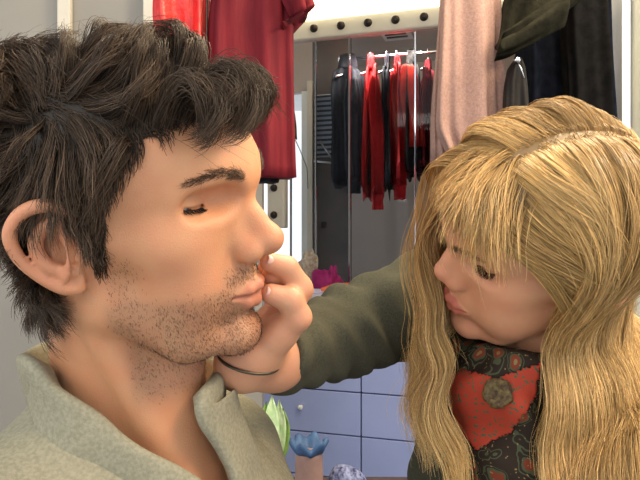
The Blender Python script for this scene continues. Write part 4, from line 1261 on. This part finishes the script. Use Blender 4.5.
def folded(name, p0, p1, depth, h, v, mt, label, cat):
    a_, b_ = uw(p0, v), uw(p1, v); k = MB()
    vs = []; n = 12
    nz = VNoise(30, 77)
    for lay in (0, 1):
        for i in range(n+1):
            for j in range(n+1):
                u_, w_ = a_+(b_-a_)*i/n, v+depth*j/n
                z_ = ctop+.001+(h*(1-.5*abs(i/n-.5)**2)+.003*nz(np.array([[u_, w_, 0]]))[0, 0] if lay else 0)
                vs.append(P3(u_, w_, max(z_, ctop+.001)))
    f = []
    for i in range(n):
        for j in range(n):
            q = (i*(n+1)+j, (i+1)*(n+1)+j, (i+1)*(n+1)+j+1, i*(n+1)+j+1); f.append(q[::-1]); f.append([t+(n+1)**2 for t in q])
    N1 = (n+1)**2
    for i in range(n):
        for e in (lambda t: t*(n+1), lambda t: t*(n+1)+n, lambda t: t, lambda t: n*(n+1)+t):
            f.append([e(i), e(i+1), e(i+1)+N1, e(i)+N1])
    k.add(vs, f); o = k.build(name, mt, None, True); tag(o, label, cat); return o
folded('folded_towel', 321, 352, .20, .016, -.33, cloth('orange_cloth', (.75, .14, .06), (.85, .22, .10), 20), 'folded orange red cloth at the counter edge, under the magenta scarf', 'cloth')
folded('paper_sheet', 300, 318, .12, .004, -.40, noise_mat('pale_lilac_paper', (.62, .62, .85), (.68, .68, .9), 8, .5), 'pale lilac paper at the front of the counter', 'paper')

# ---- garments hanging close by, left
def garment(name, outline, Y, depth, mt, label, cat, group=None, folds=7, famp=.006, seed=1, parent_parts=()):
    """outline: rows of (py, px left, px right), hung at distance Y"""
    sec = []
    for py, a_, b_ in outline:
        l_, r_ = at(a_, py, Y), at(b_, py, Y); sec.append(((l_+r_)/2, (r_-l_)/2, np.array([0, depth, 0])))
    root = empty(name, sec[0][0]); tag(root, label, cat, group)
    v_, f2 = loft(sec, 64, folds, famp, seed)
    k = MB(); k.add(v_, f2); k.build('panel', mt, root, True)
    if outline[0][0] < -50:
        c_, w_ = sec[0][0], sec[0][1]*.8
        k = MB(); k.tube([c_-w_-ZH*.02, c_-ZH*.002, c_+w_-ZH*.02], .006, 8)
        rz_ = CZ+(66+240)/F*1.33
        k.tube([c_, np.array([c_[0], c_[1], rz_-.030])]+[np.array([c_[0], 1.33+.0125*math.sin(a), rz_-.0125*math.cos(a)]) for a in np.linspace(.3, 5.2, 12)], .002, 6)
        k.build('hanger', chrome_m, root, True)
    return root
def rodbar(name, a_, b_, r, label):
    k = MB(); k.tube([a_, b_], r, 12); o = k.build(name, chrome_m, None, True); tag(o, label, 'rail')
drk = noise_mat('dark_red_cotton', (.105, .007, .013), (.165, .012, .019), 30, .8, .5, 120, stretch=(1, 1, .2), spec=.2)
brt = noise_mat('bright_red_nylon', (.62, .02, .02), (.80, .04, .03), 40, .45, .8, 60, spec=.5, bdist=.004)
g = garment('dress', [(-60, 222, 268), (-20, 214, 292), (20, 209, 292), (70, 208, 292), (120, 208, 293), (178, 207, 295)], 1.32, .035, drk, 'dark red dress hanging with its hem level with the forehead', 'dress', folds=6, famp=.004, seed=4)
k = MB(); s_ = [(at(285, -20, 1.30), np.array([.03, 0, 0]), np.array([0, .03, 0])), (at(298, 2, 1.30), np.array([.028, 0, .008]), np.array([0, .03, 0])), (at(303, 14, 1.30), np.array([.022, 0, .012]), np.array([0, .026, 0])), (at(288, 27, 1.31), np.array([.012, 0, .012]), np.array([0, .018, 0]))]
v_, f2 = loft(s_, 24, 4, .003, 3); k.add(v_, f2); k.build('sleeve', drk, g, True)
k = MB(); v_, f2 = loft([(at(262, 176, 1.34), np.array([.035, 0, 0]), np.array([0, .02, 0])), (at(262, 183, 1.34), np.array([.033, 0, 0]), np.array([0, .02, 0]))], 30, 5, .002, 3); k.add(v_, f2); k.build('lining', blackc, g, True)
g = garment('jacket', [(-60, 170, 200), (-20, 155, 210), (10, 155, 208), (42, 158, 207), (110, 158, 207), (128, 160, 205)], 1.34, .035, brt, 'bright red shiny jacket left of the dark red dress', 'jacket', folds=5, seed=6)
k = MB(); k.tube([at(206.5, y_, 1.30) for y_ in (-20, 5, 30, 60)], .0022, 6); k.build('zip', knob_m, g, True)
g = garment('hanging_cloth', [(100, 288, 292), (112, 289, 295), (128, 289, 297), (138, 291, 297)], 1.55, .012, cloth('dark_green_cloth', (.03, .04, .02), (.05, .06, .03)), 'bit of dark green cloth hanging behind the dark red dress', 'cloth', folds=2, famp=.001, seed=6)
rodbar('rail', at(120, -66, 1.33), at(330, -66, 1.33), .010, 'rail carrying the red garments')
# right side: pinkish jersey and dark coats
pinkm = noise_mat('pink_grey_jersey', (.29, .18, .15), (.37, .23, .19), 200, .9, .5, 500, spec=.15)
g = garment('jersey', [(-60, 455, 480), (-25, 441, 498), (20, 440, 500), (80, 438, 502), (130, 436, 504), (156, 447, 504)], 1.30, .030, pinkm, 'pinkish grey jersey hanging right of the wardrobe doors', 'jersey', folds=5, famp=.004, seed=8)
k = MB(); s_ = [(at(450, 0, 1.335), np.array([.020, 0, 0]), np.array([0, .02, 0])), (at(447, 80, 1.335), np.array([.026, 0, 0]), np.array([0, .02, 0])), (at(445, 163, 1.335), np.array([.026, 0, 0]), np.array([0, .02, 0]))]
v_, f2 = loft(s_, 30, 4, .003, 3); k.add(v_, f2); k.build('sleeve', pinkm, g, True)
dk = noise_mat('dark_brown_wool', (.005, .005, .005), (.009, .008, .008), 50, .95, .4, 200, spec=.04)
nv = noise_mat('midnight_cloth', (.004, .005, .009), (.008, .010, .017), 50, .95, .4, 200, spec=.05)
ol = noise_mat('dark_olive_twill', (.010, .0095, .006), (.018, .017, .011), 60, .95, .4, 200, spec=.05)
g = garment('coat', [(-60, 540, 575), (-25, 522, 605), (20, 518, 607), (80, 520, 608), (160, 518, 609), (260, 515, 610)], 1.42, .05, nv, 'midnight blue coat hanging at the right, under the olive sleeve', 'coat', 'coats hanging at the right', folds=6, famp=.006, seed=9)
g = garment('coat', [(-60, 565, 590), (-25, 560, 607), (20, 562, 607), (80, 566, 607), (160, 566, 608), (240, 566, 608)], 1.345, .022, dk, 'black coat hanging against the pale door post', 'coat', 'coats hanging at the right', folds=4, famp=.004, seed=10)
ls = empty('jacket', at(530, 10, 1.27)); tag(ls, 'dark olive jacket with its sleeve draped across the coats', 'jacket', 'coats hanging at the right')
k = MB(); s_ = [(at(560, -50, 1.27), np.array([.035, 0, 0]), np.array([0, .03, 0])), (at(549, -10, 1.27), np.array([.085, 0, 0]), np.array([0, .035, 0])), (at(536, 18, 1.27), np.array([.072, 0, .022]), np.array([0, .03, 0])), (at(524, 36, 1.27), np.array([.050, 0, .026]), np.array([0, .025, 0]))]
v_, f2 = loft(s_, 40, 5, .006, 13); k.add(v_, f2); k.build('panel', ol, ls, True)
k = MB(); s_ = [(at(566, 8, 1.235), np.array([.004, 0, .036]), np.array([0, .018, 0])), (at(540, 24, 1.235), np.array([.006, 0, .034]), np.array([0, .020, 0])), (at(515, 39, 1.235), np.array([.006, 0, .028]), np.array([0, .018, 0])), (at(499, 46, 1.235), np.array([.006, 0, .024]), np.array([0, .015, 0]))]
v_, f2 = loft(s_, 24, 4, .003, 3); k.add(v_, f2); k.build('sleeve', ol, ls, True)
# small dark bag with a buckle behind
g = garment('bag', [(60, 514, 520), (68, 508, 524), (85, 504, 526), (112, 503, 527), (150, 503, 527)], 1.25, .02, cloth('dark_brown_leather', (.008, .006, .005), (.014, .010, .008), 40, .6), 'small dark brown bag with a silver clasp beside the jersey', 'bag', folds=3, famp=.001, seed=3)
k = MB(); k.lathe(at(517, 60, 1.225), [(.006, 0), (.007, .003), (.003, .006)], 12, (0, -1, .3)); k.tube([at(517, 62, 1.225), at(521, 68, 1.222), at(524, 78, 1.222)], .0014, 6); k.build('clasp', chrome_m, g, True)
rodbar('rail', at(425, -66, 1.33), at(700, -66, 1.33), .010, 'rail carrying the jersey and the dark coats')
# ---- low table with pots, in front of the drawers
tz = CZ-(520-240)/F*1.30
lt = empty('side_table', (0.03, 1.36, 0)); tag(lt, 'low dark table standing in front of the drawers', 'table')
wood = noise_mat('dark_wood', (.05, .035, .03), (.09, .06, .045), 12, .5, stretch=(1, 8, 1))
m = MB(); m.box((-.22, 1.20, tz-.02), (.52, 0, 0), (0, .34, 0), (0, 0, .02)); m.build('tabletop', wood, lt, bevel=.003)
for a_ in (-.20, .26):
    for b_ in (1.22, 1.50): m = MB(); m.box((a_, b_, 0), (.03, 0, 0), (0, .03, 0), (0, 0, tz-.02)); m.build('leg', wood, lt)
# vase with ruffled blue rim
vc = at(309, 520, 1.30); vc[2] = tz
vs_ = empty('vase', vc); tag(vs_, 'pinkish brown pot with a ruffled blue rim in front of the drawers', 'pot')
def h_at(py, Y=1.30): return CZ-(py-240)/F*Y-tz
clay = noise_mat('pink_clay', (.26, .15, .12), (.34, .20, .16), 25, .6)
m = MB(); m.lathe(vc, [(.028, 0), (.030, .01), (.0285, h_at(470)), (.0275, h_at(456)), (.027, h_at(450))], 32, ZH); m.build('pot_body', clay, vs_, True)
bl = noise_mat('blue_cloth', (.03, .07, .16), (.06, .13, .26), 30, .6)
m = MB(); hh = h_at(450)
m.lathe(vc, [(.029, hh-.004), (.034, hh+.002), (.038, hh+.010), (.036, hh+.020), (.029, hh+.016), (.024, hh+.004), (.01, hh-.002)], 72, ZH,
        wave=lambda i, a, r, h: (r*(1+.10*math.sin(6*a)*(i in (1, 2, 3))), h+(.006*math.sin(6*a+.6)+.003*math.sin(3*a))*(1 if i in (1, 2, 3, 4) else .2)))
m.build('ruffled_rim', bl, vs_, True)
# leafy plant, pale green
pc = at(277, 520, 1.34); pc[2] = tz
pt = empty('potted_plant', pc); tag(pt, 'pale green leafy plant just behind the shirt shoulder', 'plant')
m = MB(); m.lathe(pc, [(.022, 0), (.028, .05), (.029, .055), (.024, .055)], 24, ZH); m.build('pot', clay, pt, True)
leafm = noise_mat('pale_leaf', (.42, .60, .28), (.62, .75, .45), 60, .45)
leafd = noise_mat('green_leaf', (.16, .30, .06), (.28, .42, .10), 60, .45)
def leaf(tip, w_, mt, bend):
    b0 = pc+ZH*.05; n = 12; vs = []; fs = []
    for i in range(n+1):
        t = i/n; c = b0*(1-t)+tip*t+bend*math.sin(math.pi*t)
        ww3 = w_*max(0.02, math.sin(math.pi*min(1, max(0, (t-.30)/.70)))**.8 if t > .3 else .08)
        for j in range(7):
            s = (j/6-.5)*2
            vs.append(c+np.array([1, .15, 0])*ww3*s+np.array([0, -1, 0])*(.25*ww3*abs(s)+.002*math.sin(j*2+i*1.5)))
    fs = [[i*7+j, i*7+j+1, (i+1)*7+j+1, (i+1)*7+j] for i in range(n) for j in range(6)]
    k = MB(); k.add(vs, fs); o = k.build('leaf', mt, pt, True); q = o.modifiers.new('s', 'SOLIDIFY'); q.thickness = .0012
leaf(at(272, 396, 1.33), .016, leafm, np.array([-.004, -.01, 0]))
leaf(at(283, 408, 1.36), .012, leafd, np.array([.008, .01, 0]))
leaf(at(266, 402, 1.36), .014, leafd, np.array([-.01, .01, 0]))
leaf(at(279, 400, 1.35), .013, leafm, np.array([.004, .006, 0]))
# heap of dark blue patterned cloth
c = at(352, 520, 1.30)
nz = VNoise(40, 31); vs = []; nn_ = 44; r0 = .055; H_ = h_at(475)
for i, t in enumerate(np.linspace(0, math.pi/2, 14)):
    for k_ in range(nn_):
        a = 2*math.pi*k_/nn_
        p = np.array([math.cos(a)*math.sin(t)*r0, math.sin(a)*math.sin(t)*r0*.7, math.cos(t)**.6*H_ if t < 1.57 else 0])
        p = p*(1+.12*nz(p[None])[0, 0])+nz(p[None]*2)[0]*.003; p[2] = max(p[2], .0005) if i < 13 else 0
        vs.append(np.array([c[0], 1.33, tz])+p)
fs = [[i*nn_+k_, (i+1)*nn_+k_, (i+1)*nn_+(k_+1) % nn_, i*nn_+(k_+1) % nn_] for i in range(13) for k_ in range(nn_)]
k = MB(); k.add(vs, fs); bpm = noise_mat('blue_print', (.02, .02, .08), (.25, .28, .45), 120, .7)
tag(k.build('cloth_bundle', bpm, None, True), 'bundle of dark blue speckled cloth beside the ruffled pot', 'cloth')
# world beyond the doorway: a person-sized blue and red smudge
# ================================================================== camera, light, exposure
cam = bpy.data.cameras.new('camera'); cam.sensor_width = 36; cam.lens = 36; cam.clip_start = .01
co_ = bpy.data.objects.new('camera', cam); COL.objects.link(co_); co_.location = (0, 0, CZ); co_.rotation_euler = (math.pi/2, 0, 0)
scene.camera = co_
w = bpy.data.worlds.new('sky'); scene.world = w; w.use_nodes = True
bg = w.node_tree.nodes['Background']; bg.inputs[0].default_value = (.93, .96, 1.0, 1); bg.inputs[1].default_value = 1.0
def area(name, loc, target, size, power, color, sy=None):
    l = bpy.data.lights.new(name, 'AREA'); l.size = size; l.energy = power; l.color = color
    if sy: l.shape = 'RECTANGLE'; l.size_y = sy
    o = bpy.data.objects.new(name, l); COL.objects.link(o); o.location = loc
    o.rotation_euler = (Vector(target)-Vector(loc)).to_track_quat('-Z', 'Y').to_euler()
    return o
area('ceiling_lamp', (.35, 1.10, 2.2), (.1, .6, 1.2), .7, 16, (1.0, .80, .52), .3)
area('right_wall_fill', (1.05, .75, 2.15), (.75, 1.4, 1.4), .4, 14, (1.0, .90, .70), .4)  # added fill to brighten the right wall and the hair, no known source
area('recess_fill', tuple(P3(uw(400, .5), .25, 1.98)), tuple(P3(uw(400, .6), .55, 1.2)), .25, 5, (1.0, .85, .70), .25)  # invented weak light that lifts the jackets and walls of the recess
area('window_light', (-1.0, -.5, 1.9), (0, .6, 1.2), .8, 7, (1.0, .95, .86), .8)
area('room_lamp', (.75, .10, 2.0), (-.05, .55, 1.2), .4, 9.5, (1.0, .74, .45), .4)
vs = scene.view_settings
vs.view_transform = 'Standard'; vs.look = 'None'; vs.gamma = 1; vs.use_curve_mapping = False; vs.exposure = .35
